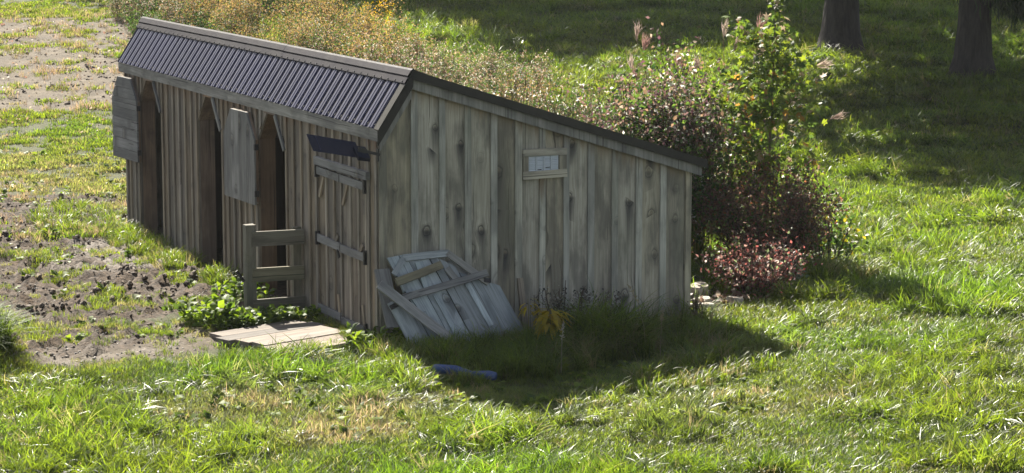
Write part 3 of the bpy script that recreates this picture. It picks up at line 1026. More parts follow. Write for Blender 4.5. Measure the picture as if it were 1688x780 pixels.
# ------------------------------------------------------------------ stones by the right corner
def stone(x, y, sx, sy, sz, rz, lab, z=None):
    V, F = [], []
    nlat, nlon = 4, 8
    ph = random.random() * 9
    for i in range(nlat + 1):
        th = math.pi * i / nlat
        for k in range(nlon):
            a = 2 * math.pi * k / nlon
            r_ = 1 + .22 * math.sin(3 * a + ph) * math.sin(th) + random.uniform(-.10, .10)
            zz = max(-1, min(1, math.cos(th) * 1.5))
            V.append((sx * r_ * math.sin(th) ** .6 * math.cos(a) if 0 < i < nlat else 0, sy * r_ * math.sin(th) ** .6 * math.sin(a) if 0 < i < nlat else 0, sz * (zz + random.uniform(-.12, .12))))
    for i in range(nlat):
        for k in range(nlon):
            F.append((i * nlon + k, (i + 1) * nlon + k, (i + 1) * nlon + (k + 1) % nlon, i * nlon + (k + 1) % nlon))
    me = make_mesh("flat_stone", V, F, M['stone'])
    me.validate()
    o = link("flat_stone", me)
    o.location = (x, y, (gz(x, y) if z is None else z) + sz * .55)
    o.rotation_euler = (random.uniform(-.12, .12), random.uniform(-.12, .12), rz)
    tag(o, lab, "stone", "flat stones by the shed corner")
for a in [(4.02, 1.05, .17, .13, .08, .2, "flat tan stone touching the shed wall, at the back of the stone group"),
          (4.42, 1.10, .20, .14, .085, .5, "largest flat pale stone, right end of the back row by the shed corner"),
          (4.30, .72, .13, .09, .05, 1.2, "small angular tan stone in the middle of the group by the shed corner"),
          (3.92, .55, .15, .10, .045, .1, "front flat stone of the group, closest to the shed's corner board"),
          (4.14, .42, .16, .11, .05, .8, "dull brownish stone lowest in the group by the shed corner"),
          (4.62, .55, .12, .10, .045, .4, "stone half sunk in grass, right front of the group by the shed corner")]:
    stone(*a)

# ------------------------------------------------------------------ leaves and plants
def leaves_np(P, D, N, L, Wd, T, shape='diamond'):
    """P positions, D unit directions, N approximate normals, L length, Wd half width, T tint -> V, F, tint"""
    P = np.asarray(P, float); n = len(P)
    D = D / (np.linalg.norm(D, axis=1, keepdims=True) + 1e-9)
    Sd = np.cross(D, N); Sd /= (np.linalg.norm(Sd, axis=1, keepdims=True) + 1e-9)
    Nn = np.cross(Sd, D)
    if shape == 'diamond':
        prof = [(0, 0, 0), (.45, 1, .12), (1, 0, -.05), (.45, -1, .12)]; faces = [[0, 1, 2], [0, 2, 3]]
    elif shape == 'lance':
        prof = [(0, .35, 0), (0, -.35, 0), (.5, 1, .10), (.5, -1, .10), (1, 0, -.18)]; faces = [[0, 2, 3], [0, 3, 1], [2, 4, 3]]
    elif shape == 'star':
        prof = [(0, 0, 0), (.10, .75, 0), (.30, .42, .03), (.62, 1.0, -.05), (.60, .30, .04), (1.0, 0, -.08), (.60, -.30, .04), (.62, -1.0, -.05), (.30, -.42, .03), (.10, -.75, 0), (.4, 0, .06)]
        faces = [[10, k, (k + 1) % 10] for k in range(10)]
    prof = np.array(prof)
    m = len(prof)
    L = np.broadcast_to(np.asarray(L, float), (n,)); Wd = np.broadcast_to(np.asarray(Wd, float), (n,))
    V = (P[:, None, :] + D[:, None, :] * (prof[None, :, 0:1] * L[:, None, None]) + Sd[:, None, :] * (prof[None, :, 1:2] * Wd[:, None, None])
         + Nn[:, None, :] * (prof[None, :, 2:3] * L[:, None, None]))
    F = (np.arange(n)[:, None, None] * m + np.array(faces)[None]).reshape(-1, 3)
    return V.reshape(-1, 3), F, np.repeat(np.asarray(T, float), m, axis=0)

def rand_dirs(n, up=0.0, g=None):
    g = g or rng
    d = g.normal(size=(n, 3)); d[:, 2] += up
    return d / np.linalg.norm(d, axis=1, keepdims=True)

def pick(pal, n, g=None, jit=.25):
    g = g or rng
    w = np.array([p[3] for p in pal], float); w /= w.sum()
    c = np.array([p[:3] for p in pal])[g.choice(len(pal), n, p=w)]
    return c * (1 + g.uniform(-jit, jit, (n, 1)))

def merge(parts):
    V, F, T, k = [], [], [], 0
    for v_, f_, t_ in parts:
        V.append(v_); F.append(f_ + k); T.append(t_); k += len(v_)
    return np.concatenate(V), np.concatenate(F), np.concatenate(T)

def stem_np(pts, r0, r1, tint, seg=3):
    pts = np.asarray(pts, float); n = len(pts)
    V = []
    for i in range(n):
        rr = r0 + (r1 - r0) * i / (n - 1)
        a = np.arange(seg) * 2 * math.pi / seg
        V.append(pts[i] + np.stack([np.cos(a) * rr, np.sin(a) * rr, 0 * a], 1))
    F = []
    for i in range(n - 1):
        for k in range(seg):
            a, b_, c, d = i * seg + k, i * seg + (k + 1) % seg, (i + 1) * seg + (k + 1) % seg, (i + 1) * seg + k
            F += [(a, b_, c), (a, c, d)]
    return np.concatenate(V), np.array(F), np.tile(np.array(tint, float), (n * seg, 1))

def plant_mesh(name, parts, mat):
    v_, f_, t_ = merge(parts)
    return np_mesh(name, v_, [f_], mat, t_)

def branches(nst, height, spread, g, lean=(0, 0), sub=5, curve=.3):
    """polyline stems with side branches, base at the origin"""
    out = []
    for s in range(nst):
        a = g.uniform(0, 2 * math.pi); rr = spread * math.sqrt(g.uniform(0, 1))
        hh = height * g.uniform(.62, 1.0) * (1 - .35 * (rr / max(spread, 1e-3)) ** 2)
        tip = np.array([math.cos(a) * rr + lean[0], math.sin(a) * rr + lean[1], hh])
        b0 = np.array([math.cos(a) * rr * .22, math.sin(a) * rr * .22, -.05])
        t = np.linspace(0, 1, 6)[:, None]
        mid = (1 - t) * b0 + t * tip
        mid[:, :2] += (np.sin(t * math.pi) * curve * g.normal(size=(1, 2)) * .12 * height)
        out.append((mid, .012, .004))
        for q in range(sub):
            k = g.uniform(.3, .95)
            p0 = b0 + (tip - b0) * k
            d = rand_dirs(1, .9, g)[0] * height * g.uniform(.12, .26)
            out.append((np.stack([p0, p0 + d * .5 + [0, 0, .02], p0 + d]), .006, .002))
    return out

def shrub(name, base, height, spread, nst, nleaf, L, Wd, pal, seed, label, cat="shrub", lean=(0, 0), shape='diamond', stem_tint=(.07, .05, .04), sub=5, scatter=.07, up=.2, lo=.12):
    g = np.random.default_rng(seed)
    root = empty(name, (base[0], base[1], gz(*base)))
    tag(root, label, cat)
    br = branches(nst, height, spread, g, lean, sub)
    st = plant_mesh("stems", [stem_np(p, a, b_, stem_tint) for p, a, b_ in br], M['leaf'])
    link("stems", st, root)
    segs_ = np.concatenate([np.stack([p[i:-1 or None][:len(p) - 1 - 0] for i in (0,)] , 1) for p, _, _ in br]) if False else None
    A = np.concatenate([p[:-1] for p, _, _ in br]); B = np.concatenate([p[1:] for p, _, _ in br])
    ln = np.linalg.norm(B - A, axis=1)
    hmid = (A[:, 2] + B[:, 2]) / 2
    wgt = ln * np.clip((hmid / height - lo * .5) * 3, .02, 1)
    idx = g.choice(len(A), nleaf, p=wgt / wgt.sum())
    t = g.uniform(0, 1, (nleaf, 1))
    P = A[idx] * (1 - t) + B[idx] * t + g.normal(size=(nleaf, 3)) * scatter
    P[:, 2] = np.maximum(P[:, 2], .02)
    Dv = rand_dirs(nleaf, up, g); Nv = rand_dirs(nleaf, .8, g)
    tint = pick(pal, nleaf, g)
    sc = g.uniform(.6, 1.25, nleaf)
    fo = plant_mesh("foliage", [leaves_np(P, Dv, Nv, L * sc, Wd * sc, tint, shape)], M['leaf'])
    o = link("foliage", fo, root)
    o["kind"] = "stuff"
    return root

G1, G2, G3 = (.05, .10, .022), (.085, .14, .03), (.03, .065, .018)
PURP, PURP2 = (.085, .045, .05), (.13, .085, .075)
TAN, RUST, STRAW = (.20, .14, .085), (.17, .06, .03), (.32, .25, .15)
WHITE = (.55, .53, .48)

shrub("purple_leaved_shrub", (5.35, 3.6), 2.95, .95, 52, 17000, .065, .021, [(*PURP, 2.0), (*PURP2, 3), (*TAN, 2.5), (*G3, 2), (*G1, 2), (*G2, 2.6), (.26, .22, .16, 2), (*WHITE, .9)], 3,
      "tall shrub with small purplish brown leaves rising behind the shed's right corner", sub=8, scatter=.10)
shrub("green_shrub", (5.0, 3.3), 2.1, .85, 34, 10500, .07, .022, [(*G1, 4), (*G2, 3), (*G3, 3), (*TAN, 1)], 13,
      "dense green shrub showing just beyond the shed's right roof end", sub=6)
shrub("dark_red_shrub", (6.15, 2.35), 1.5, .95, 44, 11500, .05, .016, [(.14, .075, .055, 4), (.075, .05, .04, 3), (.2, .13, .09, 3), (*G1, 2.4), (.24, .12, .06, .8)], 5,
      "bushy dark reddish brown shrub right of the shed below the sapling", sub=8, scatter=.085, lo=.0)
shrub("pink_leaved_shrub", (5.05, .95), .74, .70, 40, 2300, .05, .016, [(.24, .095, .075, 3), (.25, .15, .12, 4), (.11, .055, .045, 3), (.16, .2, .10, 2), (.36, .30, .25, 1.2)], 6,
      "low shrub with pinkish red leaves beside the stones at the shed corner", sub=5, scatter=.07, lo=.0)
shrub("pale_leaved_plant", (5.55, 1.1), .5, .3, 12, 420, .06, .018, [(.22, .26, .2, 3), (.14, .2, .12, 2)], 66,
      "small plant with pale grey green leaves in front of the dark red shrub", "plant", sub=3, scatter=.03, lo=0)
shrub("yellowing_bramble", (7.0, 2.3), .85, .5, 12, 700, .075, .026, [(*G2, 3), (*G1, 3), (.32, .28, .04, 1), (*WHITE, .5)], 8,
      "low green bramble with a yellow leaf at the right edge of the dark red shrub", sub=4, lo=0)
shrub("dark_seed_weed", (1.98, -.35), .68, .36, 12, 520, .03, .011, [(.05, .05, .045, 3), (.30, .30, .29, 1.6)], 9,
      "dark bushy weed with small pale seed heads against the gable wall", "weed", sub=5, scatter=.03, lo=.3)
shrub("dark_seed_weed", (2.45, -.4), .52, .25, 8, 260, .03, .011, [(.05, .05, .045, 3), (.28, .28, .27, 1.6)], 10,
      "smaller dark weed with pale seed heads, next right along the gable wall", "weed", sub=5, scatter=.03, lo=.3)
shrub("dark_seed_weed", (3.55, .05 - .4), .5, .12, 5, 120, .03, .011, [(.14, .10, .09, 2), (.3, .27, .25, 1)], 17,
      "thin weed with pale seed heads at the shed's right bottom corner", "weed", sub=4, scatter=.03, lo=.2)

# maple sapling: big lobed leaves, the topmost ones single parts
def sapling():
    g = np.random.default_rng(21)
    root = empty("maple_sapling", (6.4, 2.9, gz(6.4, 2.9)))
    tag(root, "tall maple sapling with yellow green lobed leaves rising above the shrubs", "tree")
    H = 3.78
    t = np.linspace(0, 1, 9)[:, None]
    trunk = np.concatenate([.10 * np.sin(t * 2.2) + .06 * t, .05 * np.sin(t * 3), t * H], 1)
    parts = [stem_np(trunk, .022, .004, (.09, .075, .055), 5)]
    P, Dd = [], []
    for k in range(52):
        h = g.uniform(.20, .74) * H
        b0 = np.array([np.interp(h, trunk[:, 2], trunk[:, 0]), np.interp(h, trunk[:, 2], trunk[:, 1]), h])
        a = g.uniform(0, 2 * math.pi)
        ln = (.80 * (1 - abs(h / H - .45) * 1.5)) * g.uniform(.6, 1.1)
        d = np.array([math.cos(a), math.sin(a), g.uniform(.25, .9)]) * ln
        pts = np.stack([b0, b0 + d * .5 + [0, 0, -.02], b0 + d])
        parts.append(stem_np(pts, .008, .003, (.10, .07, .05)))
        for q in range(int(24 + 26 * ln)):
            s = g.uniform(.2, 1.05)
            P.append(b0 + d * s + g.normal(size=3) * .07); Dd.append(d + g.normal(size=3) * .5)
    link("trunk", plant_mesh("trunk", parts, M['leaf']), root)
    P, Dd = np.array(P), np.array(Dd)
    n = len(P)
    pal = [(.10, .15, .025, 4), (.15, .19, .03, 3), (.06, .10, .025, 3), (.28, .17, .05, 1), (.30, .24, .16, .7)]
    sc = g.uniform(.065, .115, n)
    Dd[:, 2] -= .3
    o = link("foliage", plant_mesh("foliage", [leaves_np(P, Dd, rand_dirs(n, .9, g), sc, sc * .55, pick(pal, n, g), 'star')], M['leaf']), root)
    o["kind"] = "stuff"
    # leader and outer leaves one by one
    metas = []
    for q in range(5):
        T = pick(pal, 1, g, .1)
        v_, f_, t_ = leaves_np(np.zeros((1, 3)), np.array([[1., 0, 0]]), np.array([[0, 0, 1.]]), 1.0, .55, T, 'star')
        metas.append(np_mesh("leaf", v_, [f_], M['leaf'], t_))
    for q in range(120):
        h = (.72 + .28 * (q / 120) ** .8) * H if q < 70 else g.uniform(.35, .8) * H
        b0 = np.array([np.interp(h, trunk[:, 2], trunk[:, 0]), np.interp(h, trunk[:, 2], trunk[:, 1]), h])
        rr = .07 + .26 * max(0, 1 - (h / H - .70) / .14) if q < 70 else .55 * (1 - abs(h / H - .5))
        a = g.uniform(0, 2 * math.pi)
        o = link("leaf", metas[q % 5], root)
        o.location = b0 + np.array([math.cos(a) * rr * g.uniform(.3, 1.2), math.sin(a) * rr * g.uniform(.3, 1.2), 0])
        o.rotation_euler = (g.uniform(-.9, .9), g.uniform(-.2, 1.1), a)
        s = g.uniform(.075, .12); o.scale = (s, s, s)
sapling()

# plume grass (arching leaves, each plume a part)
def plume_mesh(seed, tint):
    g = np.random.default_rng(seed)
    parts = []
    n = 34
    a = g.uniform(-.5, .5, n)
    D_ = np.stack([np.sin(a) * .75 + .25, g.normal(size=n) * .18, np.cos(a)], 1)
    P = np.stack([np.zeros(n), np.zeros(n), g.uniform(0, .10, n)], 1)
    parts.append(leaves_np(P, D_, rand_dirs(n, 0, g), g.uniform(.16, .27, n), .006, pick([(*tint, 1)], n, g, .3), 'lance'))
    parts.append(stem_np([(0, 0, -.7), (.01, 0, -.3), (0, 0, .05)], .004, .003, (.22, .17, .1)))
    return plant_mesh("plume", parts, M['bloom'])
def arching(n, height, spread, g, pal, wd=.010):
    parts = []
    V, F, T = [], [], []
    for q in range(n):
        a = g.uniform(0, 2 * math.pi); h = height * g.uniform(.55, 1.05); sp_ = spread * g.uniform(.2, 1.0)
        c = pick(pal, 1, g, .25)[0]
        s = np.array([-math.sin(a), math.cos(a), 0]) * wd * g.uniform(.7, 1.3)
        k0 = len(V)
        ks = 5
        b0 = np.array([g.normal() * .08, g.normal() * .08, -.02])
        for i in range(ks + 1):
            t = i / ks
            p = b0 + np.array([math.cos(a) * sp_ * t ** 1.8, math.sin(a) * sp_ * t ** 1.8, h * (t - .38 * t ** 3)])
            ww = s * (1 - t ** 1.5)
            V += [p - ww, p + ww]; T += [c, c]
        for i in range(ks):
            a0 = k0 + 2 * i
            F += [(a0, a0 + 1, a0 + 3), (a0, a0 + 3, a0 + 2)]
    return np.array(V), np.array(F), np.array(T)
pg = empty("plume_grass", (5.8, 3.5, 0))
tag(pg, "tall ornamental grass with feathery pinkish beige plumes among the shrubs", "grass clump")
g5 = np.random.default_rng(31)
for dx, dy in ((0, 0), (-.45, .7), (.9, -.5)):
    o = link("leaf_tuft", plant_mesh("leaf_tuft", [arching(80, 2.1, .9, g5, [(.10, .14, .03, 3), (.2, .2, .06, 2), (.26, .2, .1, 1)], .011)], M['leaf']), pg)
    o.location = (dx, dy, 0); o["kind"] = "stuff"
pm = [plume_mesh(40, (.42, .33, .27)), plume_mesh(41, (.34, .22, .18)), plume_mesh(42, (.5, .42, .34))]
for i, (x, y, z, tilt) in enumerate([(5.41, 4.46, 2.72, -.1), (5.49, 4.44, 2.55, .0), (6.25, 3.7, 2.78, .05), (6.27, 3.47, 2.62, .2), (6.55, 3.34, 2.80, .15), (7.02, 2.79, 2.46, 1.15), (7.1, 2.5, 1.82, 1.1),
                                     (5.27, 4.19, 2.2, -.2), (6.42, 3.26, 2.45, .3), (5.38, 3.27, 1.6, -.5), (5.75, 4.0, 2.35, 0), (5.3, 4.4, 2.35, -.3), (5.95, 3.9, 2.3, .1), (6.1, 3.0, 1.9, .2), (6.75, 2.9, 1.95, .5)]):
    o = link("plume", pm[i % 3], pg)
    o.location = (x - 5.8, y - 3.5, z); o.rotation_euler = (random.uniform(-.15, .15), tilt, random.uniform(-.5, .3))
    s = random.uniform(.75, 1.05); o.scale = (s, s, s)

# yellow drooping plants in the shade of the gable
def droopy(name, loc, n, L, seed, label):
    g = np.random.default_rng(seed)
    root = empty(name, loc); tag(root, label, "plant")
    a = g.uniform(0, 2 * math.pi, n)
    P = np.stack([np.cos(a) * .03, np.sin(a) * .03, g.uniform(.24, .42, n)], 1)
    D_ = np.stack([np.cos(a), np.sin(a), g.uniform(-1.2, .1, n)], 1)
    pal = [(.34, .27, .03, 3), (.42, .33, .05, 2), (.25, .24, .05, 1)]
    link("leaves", plant_mesh("leaves", [leaves_np(P, D_, np.tile([0, 0, 1.], (n, 1)), L * g.uniform(.7, 1.2, n), L * .12, pick(pal, n, g), 'lance'),
                              stem_np([(0, 0, -.05), (.01, 0, .2), (0, 0, .42)], .006, .003, (.2, .17, .05))], M['leaf']), root)["kind"] = "stuff"
    return root
droopy("yellow_plant", (1.47, -1.0, .04), 60, .24, 51, "drooping yellow leaved plant in the shade before the gable wall")
droopy("yellow_plant", (1.40, -.62, .08), 16, .12, 52, "tiny yellow leaved plant beside the foot of the broken door")

# seed stalks
def stalk(loc, h, lean, lab, seed, tint=(.25, .22, .13)):
    g = np.random.default_rng(seed)
    pts = np.array([[0, 0, -.03], [lean * .15, 0, h * .4], [lean * .5, 0, h * .75], [lean, 0, h]])
    n = 26
    t = g.uniform(.72, 1.0, n)
    P = np.stack([np.interp(t, [0, .4, .75, 1], pts[:, 0]), np.zeros(n), np.interp(t, [0, .4, .75, 1], pts[:, 2])], 1)
    parts = [stem_np(pts, .004, .002, tint), leaves_np(P, rand_dirs(n, .8, g), rand_dirs(n, 0, g), .035, .007, pick([(*tint, 1)], n, g), 'diamond')]
    k = 3
    parts.append(leaves_np(np.array([[0, 0, h * q] for q in (.2, .35, .5)]), rand_dirs(k, .4, g), np.tile([0, 0, 1.], (k, 1)), .22, .008, pick([(.10, .14, .04, 1)], k, g), 'lance'))
    o = link("seed_stalk", plant_mesh("seed_stalk", parts, M['leaf']))
    o.location = loc
    tag(o, lab, "weed", "seeding grass stalks round the shed")
stalk((.02, -.05, .02), .62, .12, "seeding stalk standing in front of the double door's bottom hinge", 61)
stalk((2.25, -1.65, .02), .75, -.22, "tall bent seeding stalk in the middle of the gable's shadow", 62)
stalk((2.3, -1.85, .02), .5, .03, "short upright seeding stalk at the sunlit edge of the gable's shadow", 63)
stalk((1.05, -2.1, .02), .5, .02, "pale seeding stalk below the yellow plant", 64, (.35, .33, .25))
stalk((2.95, -1.7, .02), .42, .05, "seeding stalk right of the tall bent one", 65)

# ------------------------------------------------------------------ weeds behind the shed, each an object
def weed_meshes():
    out = {}
    def gen(kind, seed):
        g = np.random.default_rng(seed)
        parts = []
        if kind == 'dry':
            br = branches(14, 1.25, .38, g, sub=4)
            parts += [stem_np(p, .005, .002, (.16, .11, .07)) for p, _, _ in br]
            tips = np.array([p[-1] for p, _, _ in br])
            n = 420
            P = tips[g.choice(len(tips), n)] + g.normal(size=(n, 3)) * .06
            parts.append(leaves_np(P, rand_dirs(n, .4, g), rand_dirs(n, 0, g), g.uniform(.02, .05, n), .010, pick([(.42, .39, .33, 2), (.3, .23, .15, 3), (.2, .14, .09, 2), (*G2, 2.5)], n, g), 'diamond'))
            A = np.concatenate([p for p, _, _ in br]); n = 260
            P = A[g.choice(len(A), n)] + g.normal(size=(n, 3)) * .06
            parts.append(leaves_np(P, rand_dirs(n, 0, g), rand_dirs(n, .6, g), .07, .011, pick([(*G1, 3), (*TAN, 3), (*G3, 2)], n, g), 'lance'))
        elif kind == 'golden':
            br = branches(13, 1.35, .42, g, sub=2)
            parts += [stem_np(p, .005, .002, (.14, .10, .05)) for p, _, _ in br]
            tips = np.array([p[-1] for p, _, _ in br]); n = 620
            P = tips[g.choice(len(tips), n)]; P = P + g.normal(size=(n, 3)) * [.07, .07, .10]
            parts.append(leaves_np(P, rand_dirs(n, .2, g), rand_dirs(n, 0, g), g.uniform(.02, .045, n), .010, pick([(.27, .20, .075, 3), (.23, .16, .07, 3), (.34, .26, .08, 2), (.2, .13, .07, 1)], n, g), 'diamond'))
            A = np.concatenate([p for p, _, _ in br]); n = 300
            P = A[g.choice(len(A), n)] + g.normal(size=(n, 3)) * .05
            parts.append(leaves_np(P, rand_dirs(n, 0, g), rand_dirs(n, .6, g), .08, .010, pick([(*G1, 3), (*TAN, 2), (*G2, 2)], n, g), 'lance'))
        elif kind == 'yellow':
            br = branches(7, 1.35, .25, g, sub=2)
            parts += [stem_np(p, .005, .002, (.14, .14, .05)) for p, _, _ in br]
            tips = np.array([p[-1] for p, _, _ in br]); n = 330
            P = tips[g.choice(len(tips), n)]; P = P + g.normal(size=(n, 3)) * [.05, .05, .07]
            parts.append(leaves_np(P, rand_dirs(n, .2, g), rand_dirs(n, 0, g), g.uniform(.02, .04, n), .011, pick([(.62, .40, .02, 3), (.55, .36, .04, 2)], n, g), 'diamond'))
        elif kind == 'tall':
            br = branches(16, 1.5, .35, g, sub=3, curve=.15)
            parts += [stem_np(p, .006, .0025, (.10, .085, .05)) for p, _, _ in br]
            A = np.concatenate([p[2:] for p, _, _ in br]); n = 380
            P = A[g.choice(len(A), n)] + g.normal(size=(n, 3)) * .05
            parts.append(leaves_np(P, rand_dirs(n, .5, g), rand_dirs(n, .3, g), .045, .010, pick([(*TAN, 3), (*G3, 2), (*G2, 2), (*WHITE, 1)], n, g), 'diamond'))
        elif kind == 'green':
            br = branches(12, .95, .42, g, sub=4)
            parts += [stem_np(p, .005, .002, (.08, .09, .04)) for p, _, _ in br]
            A = np.concatenate([p[1:] for p, _, _ in br]); n = 620
            P = A[g.choice(len(A), n)] + g.normal(size=(n, 3)) * .07
            parts.append(leaves_np(P, rand_dirs(n, .3, g), rand_dirs(n, .5, g), g.uniform(.05, .09, n), .016, pick([(*G1, 3), (*G2, 3), (*G3, 2), (*TAN, .8)], n, g), 'diamond'))
        return plant_mesh(kind + "_weed", parts, M['leaf'])
    for k in ('dry', 'golden', 'tall', 'green'):
        out[k] = [gen(k, 100 + 7 * q + len(k)) for q in range(3)]
    out['yellow'] = [gen('yellow', 177), gen('yellow', 178)]
    return out
WM = weed_meshes()
NAMES = {'dry': ("dry_weed", "tall dry weed with whitish seed fluff and brown leaves behind the shed", "dry fluffy weeds behind the shed"),
         'golden': ("goldenrod", "faded goldenrod with orange brown plumes beyond the shed roof", "faded goldenrod beyond the roof"),
         'tall': ("stalky_weed", "bare dark stemmed weed standing behind the sloping roof edge", "dark stemmed weeds behind the roof edge"),
         'green': ("leafy_weed", "low green leafy weed in the thicket behind the shed", "green weeds in the thicket")}
def place_weed(kind, x, y, s, lab=None, name=None, grp=True):
    nm, l, gp_ = NAMES.get(kind, ("goldenrod", None, None))
    o = link(name or nm, random.choice(WM[kind]))
    o.location = (x, y, gz(x, y) - .02)
    o.rotation_euler = (random.uniform(-.08, .08), random.uniform(-.08, .08), random.uniform(0, 6.28))
    o.scale = (s, s, s * random.uniform(.85, 1.15))
    tag(o, lab or l, "weed", gp_ if grp else None)
    return o
gw = np.random.default_rng(77)
def scatter(kind, n, cx, cy, rx, ry, rot, s0, s1):
    c, s_ = math.cos(rot), math.sin(rot)
    for k in range(n):
        while True:
            u_, w_ = gw.uniform(-1, 1, 2)
            if u_ * u_ + w_ * w_ <= 1: break
        x = cx + u_ * rx * c - w_ * ry * s_; y = cy + u_ * rx * s_ + w_ * ry * c
        if in_shed(x, y, .5): continue
        place_weed(kind, x, y, float(gw.uniform(s0, s1)))
# band running from the far left fence line down along the back of the shed
scatter('golden', 40, 9.3, 26.5, 1.5, 5.2, -.05, .8, 1.15)
scatter('golden', 8, 8.2, 31.5, 1.0, 2.0, -.05, .8, 1.1)
scatter('dry', 34, 9.3, 20.5, 1.3, 5.2, .06, .75, 1.1)
scatter('dry', 17, 8.4, 14.2, 1.2, 3.6, .1, .8, 1.1)
scatter('dry', 12, 7.6, 33.0, 1.0, 2.2, 0, .7, 1.0)
scatter('green', 8, 7.6, 32.0, 1.2, 3.2, 0, .7, 1.0)
scatter('green', 26, 8.8, 19.5, 1.6, 7.5, .05, .6, .95)
scatter('tall', 16, 8.1, 11.6, .8, 1.6, .2, .9, 1.2)
scatter('green', 14, 9.4, 14.0, 1.2, 2.5, .1, .5, .8)
scatter('dry', 7, 10.6, 20.5, .9, 3.5, .1, .6, .9)
scatter('golden', 7, 8.9, 16.2, .8, 1.6, .2, .7, .95)
scatter('dry', 10, 6.2, 6.6, .8, 1.6, .2, .6, .9)
scatter('green', 10, 6.6, 7.2, 1.0, 2.0, .2, .55, .8)
place_weed('yellow', 11.3, 27.4, 1.0, "bright yellow goldenrod, upper of the two beyond the roof ridge", grp=False)
place_weed('yellow', 10.5, 26.4, .95, "bright yellow goldenrod, lower left of the two beyond the roof ridge", grp=False)
place_weed('yellow', 9.0, 33.6, .7, "small bright yellow goldenrod near the fence posts at the top", grp=False)

# fence posts at the top left
for x, y, h, lab in ((10.0, 33.0, 1.3, "thin metal fence post with a pale top among the goldenrod"),
                     (8.78, 33.8, 1.25, "dark thin fence post above the roof's far end, between the other two"),
                     (8.25, 35.4, 1.3, "leftmost thin dark fence post above the roof's far corner")):
    root = empty("fence_post", (x, y, gz(x, y)), random.uniform(-.3, .3)); tag(root, lab, "fence post", "fence posts behind the weeds")
    V = [(-.03, -.012, -.3), (.03, -.012, -.3), (.03, -.004, -.3), (.006, -.004, -.3), (.006, .035, -.3), (-.006, .035, -.3), (-.006, -.004, -.3), (-.03, -.004, -.3)]
    V += [(a, b_, h * .75) for a, b_, c in V]
    F = [(k, (k + 1) % 8, 8 + (k + 1) % 8, 8 + k) for k in range(8)] + [tuple(range(15, 7, -1))[::-1]]
    link("shaft", make_mesh("shaft", V, F, M['post']), root)
    V2 = [(a * 1.02, b_ * 1.02, h * .75 + .002) for a, b_, c in V[:8]] + [(a, b_, h) for a, b_, c in V[:8]]
    link("post_tip", make_mesh("post_tip", V2, F, M['white'] if x > 9.5 else M['post']), root)

